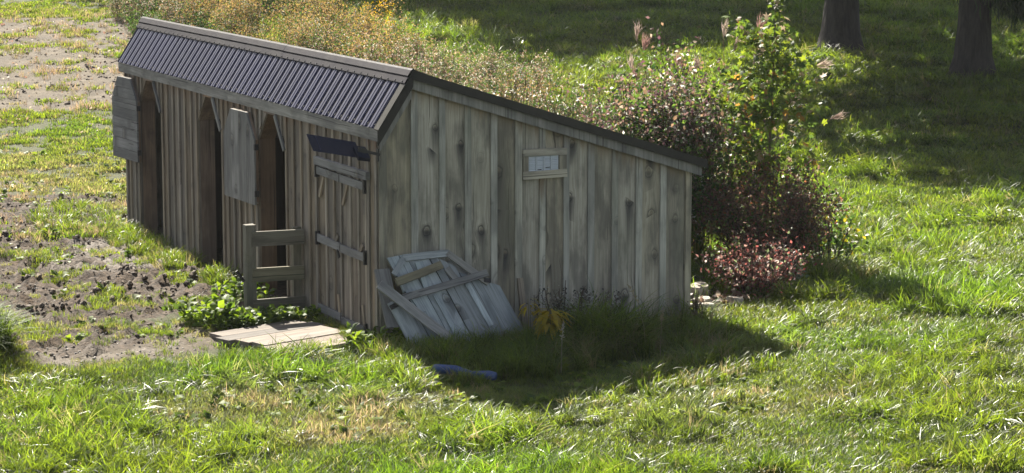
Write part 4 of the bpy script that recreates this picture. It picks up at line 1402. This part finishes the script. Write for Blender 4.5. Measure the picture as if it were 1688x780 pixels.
# ------------------------------------------------------------------ trees
def tree(name, x, y, r0, H, crown_r, crown_z, nleaf, seed, label, leafL=.34, limbs=13, pal=None, low=None):
    g = np.random.default_rng(seed)
    root = empty(name, (x, y, gz(x, y))); tag(root, label, "tree")
    seg = 18
    zs = [-.3, .0, .18, .5, 1.1, 2.2, 4, 6.5, H * .75, H]
    V, F = [], []
    for i, z in enumerate(zs):
        rr = r0 * (1 + .55 * math.exp(-max(z, 0) / .35)) * max(.06, 1 - max(0, z) / H * .92)
        for k in range(seg):
            a = 2 * math.pi * k / seg
            q = rr * (1 + .07 * math.sin(5 * a + seed) + .05 * math.sin(9 * a + z) + (.16 * max(0, math.sin(4 * a + seed * 2)) * math.exp(-max(z, 0) / .3)))
            V.append((q * math.cos(a) + .05 * math.sin(z * .6), q * math.sin(a), z))
    for i in range(len(zs) - 1):
        for k in range(seg):
            F.append((i * seg + k, i * seg + (k + 1) % seg, (i + 1) * seg + (k + 1) % seg, (i + 1) * seg + k))
    link("trunk", make_mesh("trunk", V, F, M['bark'], True), root)
    cen = []
    for q in range(limbs):
        z0 = g.uniform(crown_z[0] + .2, crown_z[1] * .8)
        a = q * 2.4 + g.uniform(-.4, .4)
        ln = crown_r * g.uniform(.6, 1.0) * (1 - .35 * (z0 - crown_z[0]) / (crown_z[1] - crown_z[0]))
        tip = Vector((math.cos(a) * ln, math.sin(a) * ln, z0 + ln * g.uniform(.15, .6)))
        mid = Vector((math.cos(a) * ln * .5, math.sin(a) * ln * .5, z0 + ln * .2))
        v_, f_ = tube_pts([(0, 0, z0), mid, tip], [r0 * .3, r0 * .17, r0 * .05], 7, None, "")
        link("limb", make_mesh("limb", v_, f_, M['bark'], True), root)
        for t in (.35, .55, .75, .95, 1.05):
            c = Vector((0, 0, z0)).lerp(tip, t); cen.append((c.x, c.y, c.z))
    for q in range(16):
        z = g.uniform(*crown_z); rr = crown_r * .55 * math.sqrt(max(.05, 1 - ((z - sum(crown_z) / 2) / ((crown_z[1] - crown_z[0]) / 2)) ** 2)); a = g.uniform(0, 6.28)
        cen.append((rr * math.cos(a), rr * math.sin(a), z))
    cen = np.array(cen)
    P = cen[g.choice(len(cen), nleaf)] + g.normal(size=(nleaf, 3)) * [crown_r * .15, crown_r * .15, crown_r * .11]
    P[:, 2] = np.maximum(P[:, 2], crown_z[0] - .3)
    pal = pal or [(*G1, 3), (*G3, 3), (*G2, 2)]
    o = link("crown", plant_mesh("crown", [leaves_np(P, rand_dirs(nleaf, -.2, g), rand_dirs(nleaf, .8, g), leafL * g.uniform(.6, 1.3, nleaf), leafL * .34, pick(pal, nleaf, g), 'diamond')], M['crown']), root)
    o["kind"] = "stuff"
    if low is not None:                # a low drooping spray of needles
        lx, ly, lz = low
        v_, f_ = tube_pts([(0, 0, lz + 1.2), (lx * .5, ly * .5, lz + .9), (lx, ly, lz + .25)], [.07, .05, .02], 6, None, "")
        link("limb", make_mesh("limb", v_, f_, M['bark'], True), root)
        n = 1500
        t = g.uniform(.35, 1.12, n)
        P = np.stack([lx * t, ly * t, lz + .25 + (1 - t) * .9], 1) + g.normal(size=(n, 3)) * [.35, .35, .10]
        D_ = np.stack([g.normal(size=n) * .4, g.normal(size=n) * .4, -1 - g.uniform(0, 1, n)], 1)
        o = link("needle_spray", plant_mesh("needle_spray", [leaves_np(P, D_, rand_dirs(n, 0, g), g.uniform(.15, .4, n), .02, pick([(.03, .055, .02, 3), (.06, .09, .03, 1)], n, g), 'lance')], M['leaf']), root)
        o["kind"] = "stuff"
    return root
tree("spruce_tree", 20.45, 17.8, .34, 14, 6.8, (3.8, 12), 20000, 5, "large dark tree trunk at the top right with a low drooping branch", leafL=.45, limbs=20, low=(1.0, -.6, 1.3))
tree("broad_tree", 20.1, 22.2, .37, 15, 7.4, (4.4, 14), 22000, 6, "broad dark tree trunk in deep shade behind the maple sapling", leafL=.45, limbs=20)
tree("broad_tree", 18.6, 43.6, .42, 15, 6.0, (4.5, 13), 14000, 7, "tree above the picture's top edge casting the middle of the lawn shadow", leafL=.45, limbs=16)
tree("broad_tree", 13.4, 50.0, .42, 14, 5.2, (4.5, 13), 11000, 8, "tree above the picture's top edge casting the left end of the lawn shadow", leafL=.45, limbs=14)
tree("broad_tree", 24.6, 38.5, .42, 14, 5.2, (4.5, 13), 11000, 9, "tree above the picture's top edge between the two dark trunks", leafL=.45, limbs=14)
tree("broad_tree", 20.2, 13.3, .4, 13, 6.6, (3.9, 11.5), 20000, 12, "tree past the picture's right edge shading the right side of the lawn", leafL=.45, limbs=18)

# ------------------------------------------------------------------ ground cover (stuff, scattered with geometry nodes)
FWD = np.array([math.sin(YAW), math.cos(YAW)]); RGT = np.array([math.cos(YAW), -math.sin(YAW)])
def view_xy(n, d0, d1, g, margin=1.6):
    """random points on the ground between two distances, spread over the stretch of field the place shows"""
    d = np.sqrt(g.uniform(d0 ** 2, d1 ** 2, n))
    hw = .2139 * d + margin
    s = g.uniform(-1, 1, n) * hw
    return CAMP.x + FWD[0] * d + RGT[0] * s, CAMP.y + FWD[1] * d + RGT[1] * s, d
def area(d0, d1, margin=1.6):
    return .2139 * (d1 ** 2 - d0 ** 2) + 2 * margin * (d1 - d0)

def tuft(seed, nb, h0, h1, rad, wd, pal, lean=.5, curl=.5, segs=3):
    g = np.random.default_rng(seed)
    V, F, T = [], [], []
    for q in range(nb):
        a = g.uniform(0, 6.283); rr = rad * math.sqrt(g.uniform(0, 1))
        b0 = np.array([math.cos(a) * rr, math.sin(a) * rr, -.01])
        az = g.uniform(0, 6.283); h = g.uniform(h0, h1); ln = h * g.uniform(.15, 1) * lean
        face = az + math.pi / 2 + g.uniform(-.7, .7)
        s = np.array([math.cos(face), math.sin(face), 0]) * wd * g.uniform(.7, 1.3)
        c = pick(pal, 1, g, .22)[0]
        k0 = len(V)
        for i in range(segs + 1):
            t = i / segs
            p = b0 + np.array([math.cos(az) * ln * t ** (1 + curl), math.sin(az) * ln * t ** (1 + curl), h * (t - .30 * curl * t ** 3)])
            cc = c * (.5 + .62 * t)  # root darkened in the colour, painting in the shade between blades
            if i < segs:
                ww = s * (1 - .55 * t)
                V += [p - ww, p + ww]; T += [cc, cc]
            else:
                V.append(p); T.append(cc)
        for i in range(segs - 1):
            a0 = k0 + 2 * i
            F += [(a0, a0 + 1, a0 + 3), (a0, a0 + 3, a0 + 2)]
        a0 = k0 + 2 * (segs - 1)
        F.append((a0, a0 + 1, a0 + 2))
    return np.array(V), np.array(F), np.array(T)

LAWN = [(.082, .134, .017, 4), (.108, .156, .021, 3), (.052, .088, .017, 3), (.15, .15, .045, .8)]
LUSH = [(.07, .118, .017, 4), (.096, .15, .021, 3), (.044, .08, .017, 2)]
def proto_collection(name, meshes):
    c = bpy.data.collections.new(name)          # not linked to the scene: only the scatter refers to it
    for k, me in enumerate(meshes):
        o = bpy.data.objects.new("%s_%02d" % (name, k), me)
        c.objects.link(o)
    return c
def tm(name, *a, mat=None, **k):
    v_, f_, t_ = tuft(*a, **k)
    return np_mesh(name, v_, [f_], mat or M['grass'], t_)

def clod_mesh(seed, mat, flat=.7):
    g = np.random.default_rng(seed)
    V, F = [], []
    for i in range(4):
        th = math.pi * i / 3
        for k in range(6):
            a = k * math.pi / 3 + i * .5
            r_ = g.uniform(.7, 1.25)
            V.append((r_ * math.sin(th) * math.cos(a), r_ * math.sin(th) * math.sin(a), flat * r_ * math.cos(th)))
    for i in range(3):
        for k in range(6):
            a, b_, c, d = i * 6 + k, i * 6 + (k + 1) % 6, (i + 1) * 6 + (k + 1) % 6, (i + 1) * 6 + k
            F += [(a, b_, c), (a, c, d)]
    return np_mesh("clod", np.array(V), [np.array(F)[:, ::-1]], mat, np.tile([.1, .1, .1], (len(V), 1)))

def scatter_stuff(name, coll, x, y, z, kind, rot, scl, tone=None, dry=None, yellow=None, cat=None, label=None):
    n = len(x)
    me = bpy.data.meshes.new(name)
    me.vertices.add(n)
    me.vertices.foreach_set("co", np.stack([x, y, z], 1).astype(np.float32).ravel())
    def at(nm, typ, data, key):
        a = me.attributes.new(nm, typ, 'POINT'); a.data.foreach_set(key, np.asarray(data).ravel())
    at("kind_index", 'INT', kind.astype(np.int32), "value")
    at("turn", 'FLOAT_VECTOR', rot.astype(np.float32), "vector")
    at("size", 'FLOAT', scl.astype(np.float32), "value")
    for nm, dd in (("tone", tone), ("dry", dry), ("yellow", yellow)):
        at(nm, 'FLOAT', (np.zeros(n) if dd is None else dd).astype(np.float32), "value")
    o = link(name, me)
    o["kind"] = "stuff"
    ng = bpy.data.node_groups.new(name + "_scatter", 'GeometryNodeTree')
    ng.interface.new_socket("Geometry", in_out='INPUT', socket_type='NodeSocketGeometry')
    ng.interface.new_socket("Geometry", in_out='OUTPUT', socket_type='NodeSocketGeometry')
    N = ng.nodes
    gi = N.new("NodeGroupInput"); go = N.new("NodeGroupOutput")
    iop = N.new("GeometryNodeInstanceOnPoints")
    ci = N.new("GeometryNodeCollectionInfo")
    ci.inputs['Collection'].default_value = coll
    ci.inputs['Separate Children'].default_value = True
    ci.inputs['Reset Children'].default_value = True
    def na(nm, typ):
        q = N.new("GeometryNodeInputNamedAttribute"); q.data_type = typ; q.inputs[0].default_value = nm
        return q.outputs[0]
    er = N.new("FunctionNodeEulerToRotation")
    L = ng.links.new
    L(na("turn", 'FLOAT_VECTOR'), er.inputs[0])
    mp = N.new("GeometryNodeMeshToPoints")
    L(gi.outputs[0], mp.inputs[0])
    L(mp.outputs[0], iop.inputs['Points'])
    L(ci.outputs[0], iop.inputs['Instance'])
    iop.inputs['Pick Instance'].default_value = True
    L(na("kind_index", 'INT'), iop.inputs['Instance Index'])
    L(er.outputs[0], iop.inputs['Rotation'])
    L(na("size", 'FLOAT'), iop.inputs['Scale'])
    L(iop.outputs[0], go.inputs[0])
    md = o.modifiers.new("scatter", 'NODES'); md.node_group = ng
    return o

# lawn
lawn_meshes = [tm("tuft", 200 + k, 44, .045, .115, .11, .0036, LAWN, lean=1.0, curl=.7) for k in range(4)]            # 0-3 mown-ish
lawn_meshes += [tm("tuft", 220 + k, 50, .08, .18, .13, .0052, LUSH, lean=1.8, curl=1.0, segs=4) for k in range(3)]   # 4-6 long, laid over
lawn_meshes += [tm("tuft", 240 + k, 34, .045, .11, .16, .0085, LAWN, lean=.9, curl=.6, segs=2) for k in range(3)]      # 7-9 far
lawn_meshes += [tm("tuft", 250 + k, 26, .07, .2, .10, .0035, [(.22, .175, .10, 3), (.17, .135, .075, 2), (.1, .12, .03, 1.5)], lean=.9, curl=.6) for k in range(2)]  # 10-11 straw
LC = proto_collection("grass_tuft", lawn_meshes)
gl = np.random.default_rng(5)

def cover(x, y):
    mud, dirt, gravel, dry = masks(x, y)
    left = sstep(1.2, -.6, x - .22 * (y - 2)) * sstep(-.6, .6, y)          # pasture side, left of the shed
    far_left = sstep(0, 3, y - 9) * sstep(6.5, 3.0, x - .22 * (y - 9))
    bare = np.clip(np.maximum.reduce([mud, dirt * 1.05, gravel * 1.1]), 0, 1)
    return mud, dirt, gravel, dry, np.maximum(left, far_left), bare

def lawn(d0, d1, dens, far):
    n = int(area(d0, d1) * dens)
    x, y, d = view_xy(n, d0, d1, gl)
    mud, dirt, gravel, dry, past, bare = cover(x, y)
    pat = fbm(x * 1.6, y * 1.6, 60, 4)
    patch = fbm(x * .55, y * .55, 61, 3)
    keep = np.ones(n)
    keep = np.where(past > .4, np.clip((pat - .34) * 4.0, .12, .85), keep)
    keep = keep * (1 - bare * np.clip(1.1 - (pat - .5) * 3.2, .45, .95))
    keep = keep * (1 - .35 * dry)
    ok = (gl.uniform(size=n) < keep * np.where(past > .4, 1, .62 + .38 * sstep(.40, .50, fbm(x * 4.5, y * 4.5, 64, 2)))) & ~in_shed(x, y, .03)
    # clear of the ramp
    ca, sa = math.cos(R(17)), math.sin(R(17))
    rx_, ry_ = (x + .74) * ca + (y - .64) * sa, -(x + .74) * sa + (y - .64) * ca
    ok &= gl.uniform(size=n) < 1 - .93 * ell(x, y, 4.3, .75, .62, .62, 0, .2, 91, .15)
    ok &= ~((np.abs(rx_) < .58 + .09 * (pat - .5) * 6) & (np.abs(ry_) < .66 + .08 * (pat - .5) * 6))
    x, y, d, past, dry, pat, patch = [q[ok] for q in (x, y, d, past, dry, pat, patch)]
    n = len(x)
    z = ground_z(x, y)
    longm = sstep(.47, .56, fbm(x * 1.1 + 31, y * 1.1, 62, 4)) * (1 - past) * (1 - dry)
    shade_strip = ell(x, y, 1.3, -2.6, 2.2, 1.2, .25, .3, 90, .1)
    longm = longm * (1 - shade_strip)
    bare = bare[ok]
    kind = gl.integers(0, 4, n)
    if far:
        kind = 7 + gl.integers(0, 3, n)
        kind = np.where(gl.uniform(size=n) < .45 * bare, 10 + gl.integers(0, 2, n), kind)
        kind = np.where(gl.uniform(size=n) < longm * .4, 4 + gl.integers(0, 3, n), kind)
    else:
        kind = np.where(gl.uniform(size=n) < longm * .62, 4 + gl.integers(0, 3, n), kind)
        kind = np.where(gl.uniform(size=n) < dry * dry * .42 * sstep(.4, .6, pat), 10 + gl.integers(0, 2, n), kind)
    # laid-over direction follows a slow swirl
    th = (fbm(x * .45, y * .45, 63, 3) - .5) * 9
    amt = (.15 + .95 * longm) * gl.uniform(.3, 1.0, n)
    rot = np.stack([amt * np.sin(th), amt * np.cos(th), gl.uniform(0, 6.283, n)], 1)
    scl = gl.uniform(.7, 1.25, n) * (1 + .012 * np.maximum(0, d - 25)) * np.where(past > .4, .72, 1.0) * (1 - .4 * shade_strip) * (.8 + .5 * pat)
    tone = np.clip(.5 + (pat - .5) * 1.1 + gl.normal(size=n) * .22, .02, .98)
    yel = np.clip(.5 + (patch - .5) * 2.4 + gl.normal(size=n) * .12 + .25 * past, 0, 1)
    drym = np.clip(.75 * dry + np.where(gl.uniform(size=n) < .06 + .12 * past, .6, 0), 0, 1) * gl.uniform(.4, 1, n)
    return x, y, z, kind, rot, scl, tone, drym, yel
bands = [lawn(18.2, 24, 250, False), lawn(24, 31, 190, False), lawn(31, 42, 110, True), lawn(42, 69, 62, True)]
bands = [np.concatenate([b_[k] for b_ in bands]) for k in range(9)]
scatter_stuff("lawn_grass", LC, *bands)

# tall grass: in the shade of the gable, along the shed's foot, round the shrubs and the clump at the left edge
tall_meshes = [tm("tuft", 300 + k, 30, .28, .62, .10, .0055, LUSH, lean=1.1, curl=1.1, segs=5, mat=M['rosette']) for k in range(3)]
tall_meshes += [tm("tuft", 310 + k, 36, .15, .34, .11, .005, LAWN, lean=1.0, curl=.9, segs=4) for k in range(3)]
TC = proto_collection("tall_tuft", tall_meshes)
tx, ty, tk, ts = [], [], [], []
def tall(n, cx, cy, rx, ry, rot, kinds, s0=.8, s1=1.15):
    c, s_ = math.cos(rot), math.sin(rot)
    r_ = np.sqrt(gl.uniform(0, 1, n)); a = gl.uniform(0, 6.283, n)
    u_, w_ = r_ * np.cos(a) * rx, r_ * np.sin(a) * ry
    tx.append(cx + u_ * c - w_ * s_); ty.append(cy + u_ * s_ + w_ * c); tk.append(gl.choice(kinds, n)); ts.append(gl.uniform(s0, s1, n))
tall(110, 2.0, -1.15, 1.5, .6, -.1, [0, 1, 2], .4, .8)
tall(90, 2.1, -.95, 1.6, .75, -.1, [3, 4, 5], .5, .9)
tall(120, .9, -1.45, .95, .7, -.1, [0, 1, 2, 3, 4], .5, .85)
tall(60, 2.05, -1.2, .35, .35, 0, [0, 1, 2], .9, 1.3)
tall(26, -.74, .64, .62, .7, .3, [5], .12, .3)
tall(30, -1.0, -.06, .6, .1, .3, [3, 4, 5], .4, .7)
tall(16, .12, -2.02, .22, .16, -1.0, [3, 4, 5], .5, .8)
tall(45, 3.3, -.55, .5, .45, 0, [0, 3, 4], .5, .8)
tall(110, .15, -.75, .55, .35, -.5, [3, 4, 5], .7, 1.05)
tall(90, 1.7, -3.1, 1.6, .25, .36, [3, 4, 5], .5, .8)
tall(60, -.18, .25, .12, .3, 0, [3, 4, 5], .4, .6)
tall(26, -.12, 1.15, .06, .5, 0, [3, 4, 5], .35, .55)
tall(60, -.35, 7.6, .3, 1.1, 0, [3, 4, 5], .55, .9)
tall(70, -.5, 10.0, .7, 1.6, -.2, [3, 4, 5], .5, .9)
tall(40, -.35, 5.9, .28, .5, 0, [3, 4, 5], .5, .8)
tall(34, -.25, 4.35, .22, .4, 0, [3, 4, 5], .6, .9)
tall(150, -4.15, 1.25, .5, .75, 0, [0, 1, 2], .6, .95)
tall(40, 5.5, .35, .4, .25, .2, [3, 4, 5], .6, .9)
tall(60, 2.25, -2.42, .95, .18, .5, [3, 4, 5], .6, 1.0)
tall(40, -.42, -1.75, .14, .7, -.25, [3, 4, 5], .6, .95)
tall(60, 6.6, 1.4, .8, .35, .2, [3, 4, 5], .7, 1.1)
tall(90, 8.6, 4.6, 1.2, 1.2, .2, [3, 4, 5], .8, 1.2)
tall(30, 7.4, 3.6, .4, .5, .2, [0, 1, 2], .6, .9)
tx, ty, tk, ts = map(np.concatenate, (tx, ty, tk, ts))
okk = ~in_shed(tx, ty, .05)
tx, ty, tk, ts = tx[okk], ty[okk], tk[okk], ts[okk]
n = len(tx)
scatter_stuff("tall_grass", TC, tx, ty, ground_z(tx, ty), tk, np.stack([gl.normal(size=n) * .2, gl.normal(size=n) * .2, gl.uniform(0, 6.28, n)], 1), ts,
              gl.uniform(.05, .98, n), np.where(gl.uniform(size=n) < .08, .6, 0), gl.uniform(.3, .7, n))

# broad leaved weeds by the fence panel and the ramp, and through the pasture
def rosette(seed, nl, L, pal, upright):
    g = np.random.default_rng(seed)
    a = g.uniform(0, 6.283, nl)
    P = np.stack([np.cos(a) * .03, np.sin(a) * .03, g.uniform(.02, .14, nl) * upright], 1)
    D_ = np.stack([np.cos(a), np.sin(a), g.uniform(.0, 1.1, nl) * upright], 1)
    sc = L * g.uniform(.6, 1.2, nl)
    return np_mesh("rosette", *(lambda v_, f_, t_: (v_, [f_], M['rosette'], t_))(*leaves_np(P, D_, np.tile([0, 0, 1.], (nl, 1)) + g.normal(size=(nl, 3)) * .35, sc, sc * .34, pick(pal, nl, g), 'lance')))
BC = proto_collection("rosette", [rosette(400 + k, 16, .095, LUSH, 1.2) for k in range(3)] + [rosette(410 + k, 9, .085, LAWN, .5) for k in range(2)])
tx, ty, tk, ts = [], [], [], []
tall(110, -.80, 1.60, .5, .2, .2, [0, 1, 2], .55, .9)
tall(40, -1.2, 1.95, .32, .4, 0, [0, 1, 2], .8, 1.3)
tall(20, -.35, 1.62, .3, .12, .2, [0, 1, 2], .5, .8)
tall(30, -.15, -.1, .35, .25, -.3, [0, 1, 2], .7, 1.1)
tall(22, -.45, 3.3, .3, .5, .2, [0, 1, 2], .7, 1.0)
tall(60, -2.2, 4.5, 2.2, 3.5, 0, [3, 4], .7, 1.2)
tall(130, 0.2, 13, 2.5, 5.5, 0, [3, 4], .7, 1.2)
tall(260, -.5, -2.6, 3.4, 1.6, -.3, [3, 4], .6, 1.1)
tx, ty, tk, ts = map(np.concatenate, (tx, ty, tk, ts))
okk = ~in_shed(tx, ty, .05)
tx, ty, tk, ts = tx[okk], ty[okk], tk[okk], ts[okk]
n = len(tx)
scatter_stuff("broadleaf_cover", BC, tx, ty, ground_z(tx, ty) + .01, tk, np.stack([gl.normal(size=n) * .15, gl.normal(size=n) * .15, gl.uniform(0, 6.28, n)], 1), ts,
              gl.uniform(.3, .9, n), None, gl.uniform(.2, .7, n))

# clods, pebbles, fallen leaves
CC = proto_collection("clod", [clod_mesh(500 + k, M['clod']) for k in range(4)])
n0 = 80000
x, y, d = view_xy(n0, 24, 62, gl)
mud, dirt, gravel, dry, past, bare = cover(x, y)
k_ = gl.uniform(size=n0) < np.clip(mud * 1.2 + .5 * dirt * sstep(40, 46, d) + .12 * dirt - .2, 0, 1) * np.clip(fbm(x * 2.5, y * 2.5, 70) * 3 - 1.0, .05, 1)
k_ &= ~in_shed(x, y, .05)
x, y = x[k_], y[k_]; n = len(x)
scatter_stuff("mud_clods", CC, x, y, ground_z(x, y) - .007, gl.integers(0, 4, n), gl.uniform(0, 6.28, (n, 3)), gl.gamma(2.0, .0085, n) + .010, gl.uniform(0, 1, n))
PC = proto_collection("pebble", [clod_mesh(520 + k, M['pebble'], .55) for k in range(3)])
n0 = 26000
x, y, d = view_xy(n0, 23, 36, gl)
mud, dirt, gravel, dry, past, bare = cover(x, y)
k_ = (gl.uniform(size=n0) < np.clip(gravel * 1.2 + .12 * mud, 0, 1)) & ~in_shed(x, y, .02)
x, y = x[k_], y[k_]; n = len(x)
scatter_stuff("gravel", PC, x, y, ground_z(x, y), gl.integers(0, 3, n), np.stack([gl.normal(size=n) * .4, gl.normal(size=n) * .4, gl.uniform(0, 6.28, n)], 1), gl.uniform(.008, .022, n), gl.uniform(0, 1, n))

lv = []
for k in range(3):
    g = np.random.default_rng(540 + k)
    v_, f_, t_ = leaves_np(np.zeros((1, 3)), np.array([[1., 0, 0]]), np.array([[0, .2, 1.]]), 1.0, .32, pick([(.22, .16, .11, 2), (.18, .11, .08, 2), (.30, .25, .19, 1)], 1, g), 'lance')
    lv.append(np_mesh("fallen_leaf", v_, [f_], M['leaf'], t_))
FC = proto_collection("fallen_leaf", lv)
tx, ty, tk, ts = [], [], [], []
tall(420, 4.9, 1.0, .85, .55, .2, [0, 1, 2], .05, .11)
tall(900, 3.6, 28.5, 4.2, 10, -.25, [0, 1, 2], .04, .09)
tall(300, -.6, 12, 2.6, 6, 0, [0, 1, 2], .03, .06)
tall(60, -.02, -.25, .2, .15, 0, [0, 1, 2], .05, .09)
tx, ty, tk, ts = map(np.concatenate, (tx, ty, tk, ts)); n = len(tx)
scatter_stuff("fallen_leaves", FC, tx, ty, ground_z(tx, ty) + gl.uniform(.01, .06, n), tk, np.stack([gl.normal(size=n) * .6, gl.normal(size=n) * .6, gl.uniform(0, 6.28, n)], 1), ts)

# ------------------------------------------------------------------ thin sunlit haze over the field
def haze(density):
    b = NB("haze_air")
    b.t.nodes.remove(b.out)
    b.out = b.n("ShaderNodeOutputMaterial")
    v = b.n("ShaderNodeVolumePrincipled", ins={'Density': density, 'Anisotropy': .25})
    v.inputs['Color'].default_value = (.93, .95, 1.0, 1)
    b.t.links.new(v.outputs[0], b.out.inputs['Volume'])
    x0, x1, y0, y1, z0, z1 = -930, 930, -930, 930, -2, 24
    V = [(x, y, z) for z in (z0, z1) for x, y in ((x0, y0), (x1, y0), (x1, y1), (x0, y1))]
    F = [(3, 2, 1, 0), (4, 5, 6, 7), (0, 1, 5, 4), (1, 2, 6, 5), (2, 3, 7, 6), (3, 0, 4, 7)]
    o = link("haze", make_mesh("haze", V, F, b.m))
    o["kind"] = "stuff"
haze(.0002)
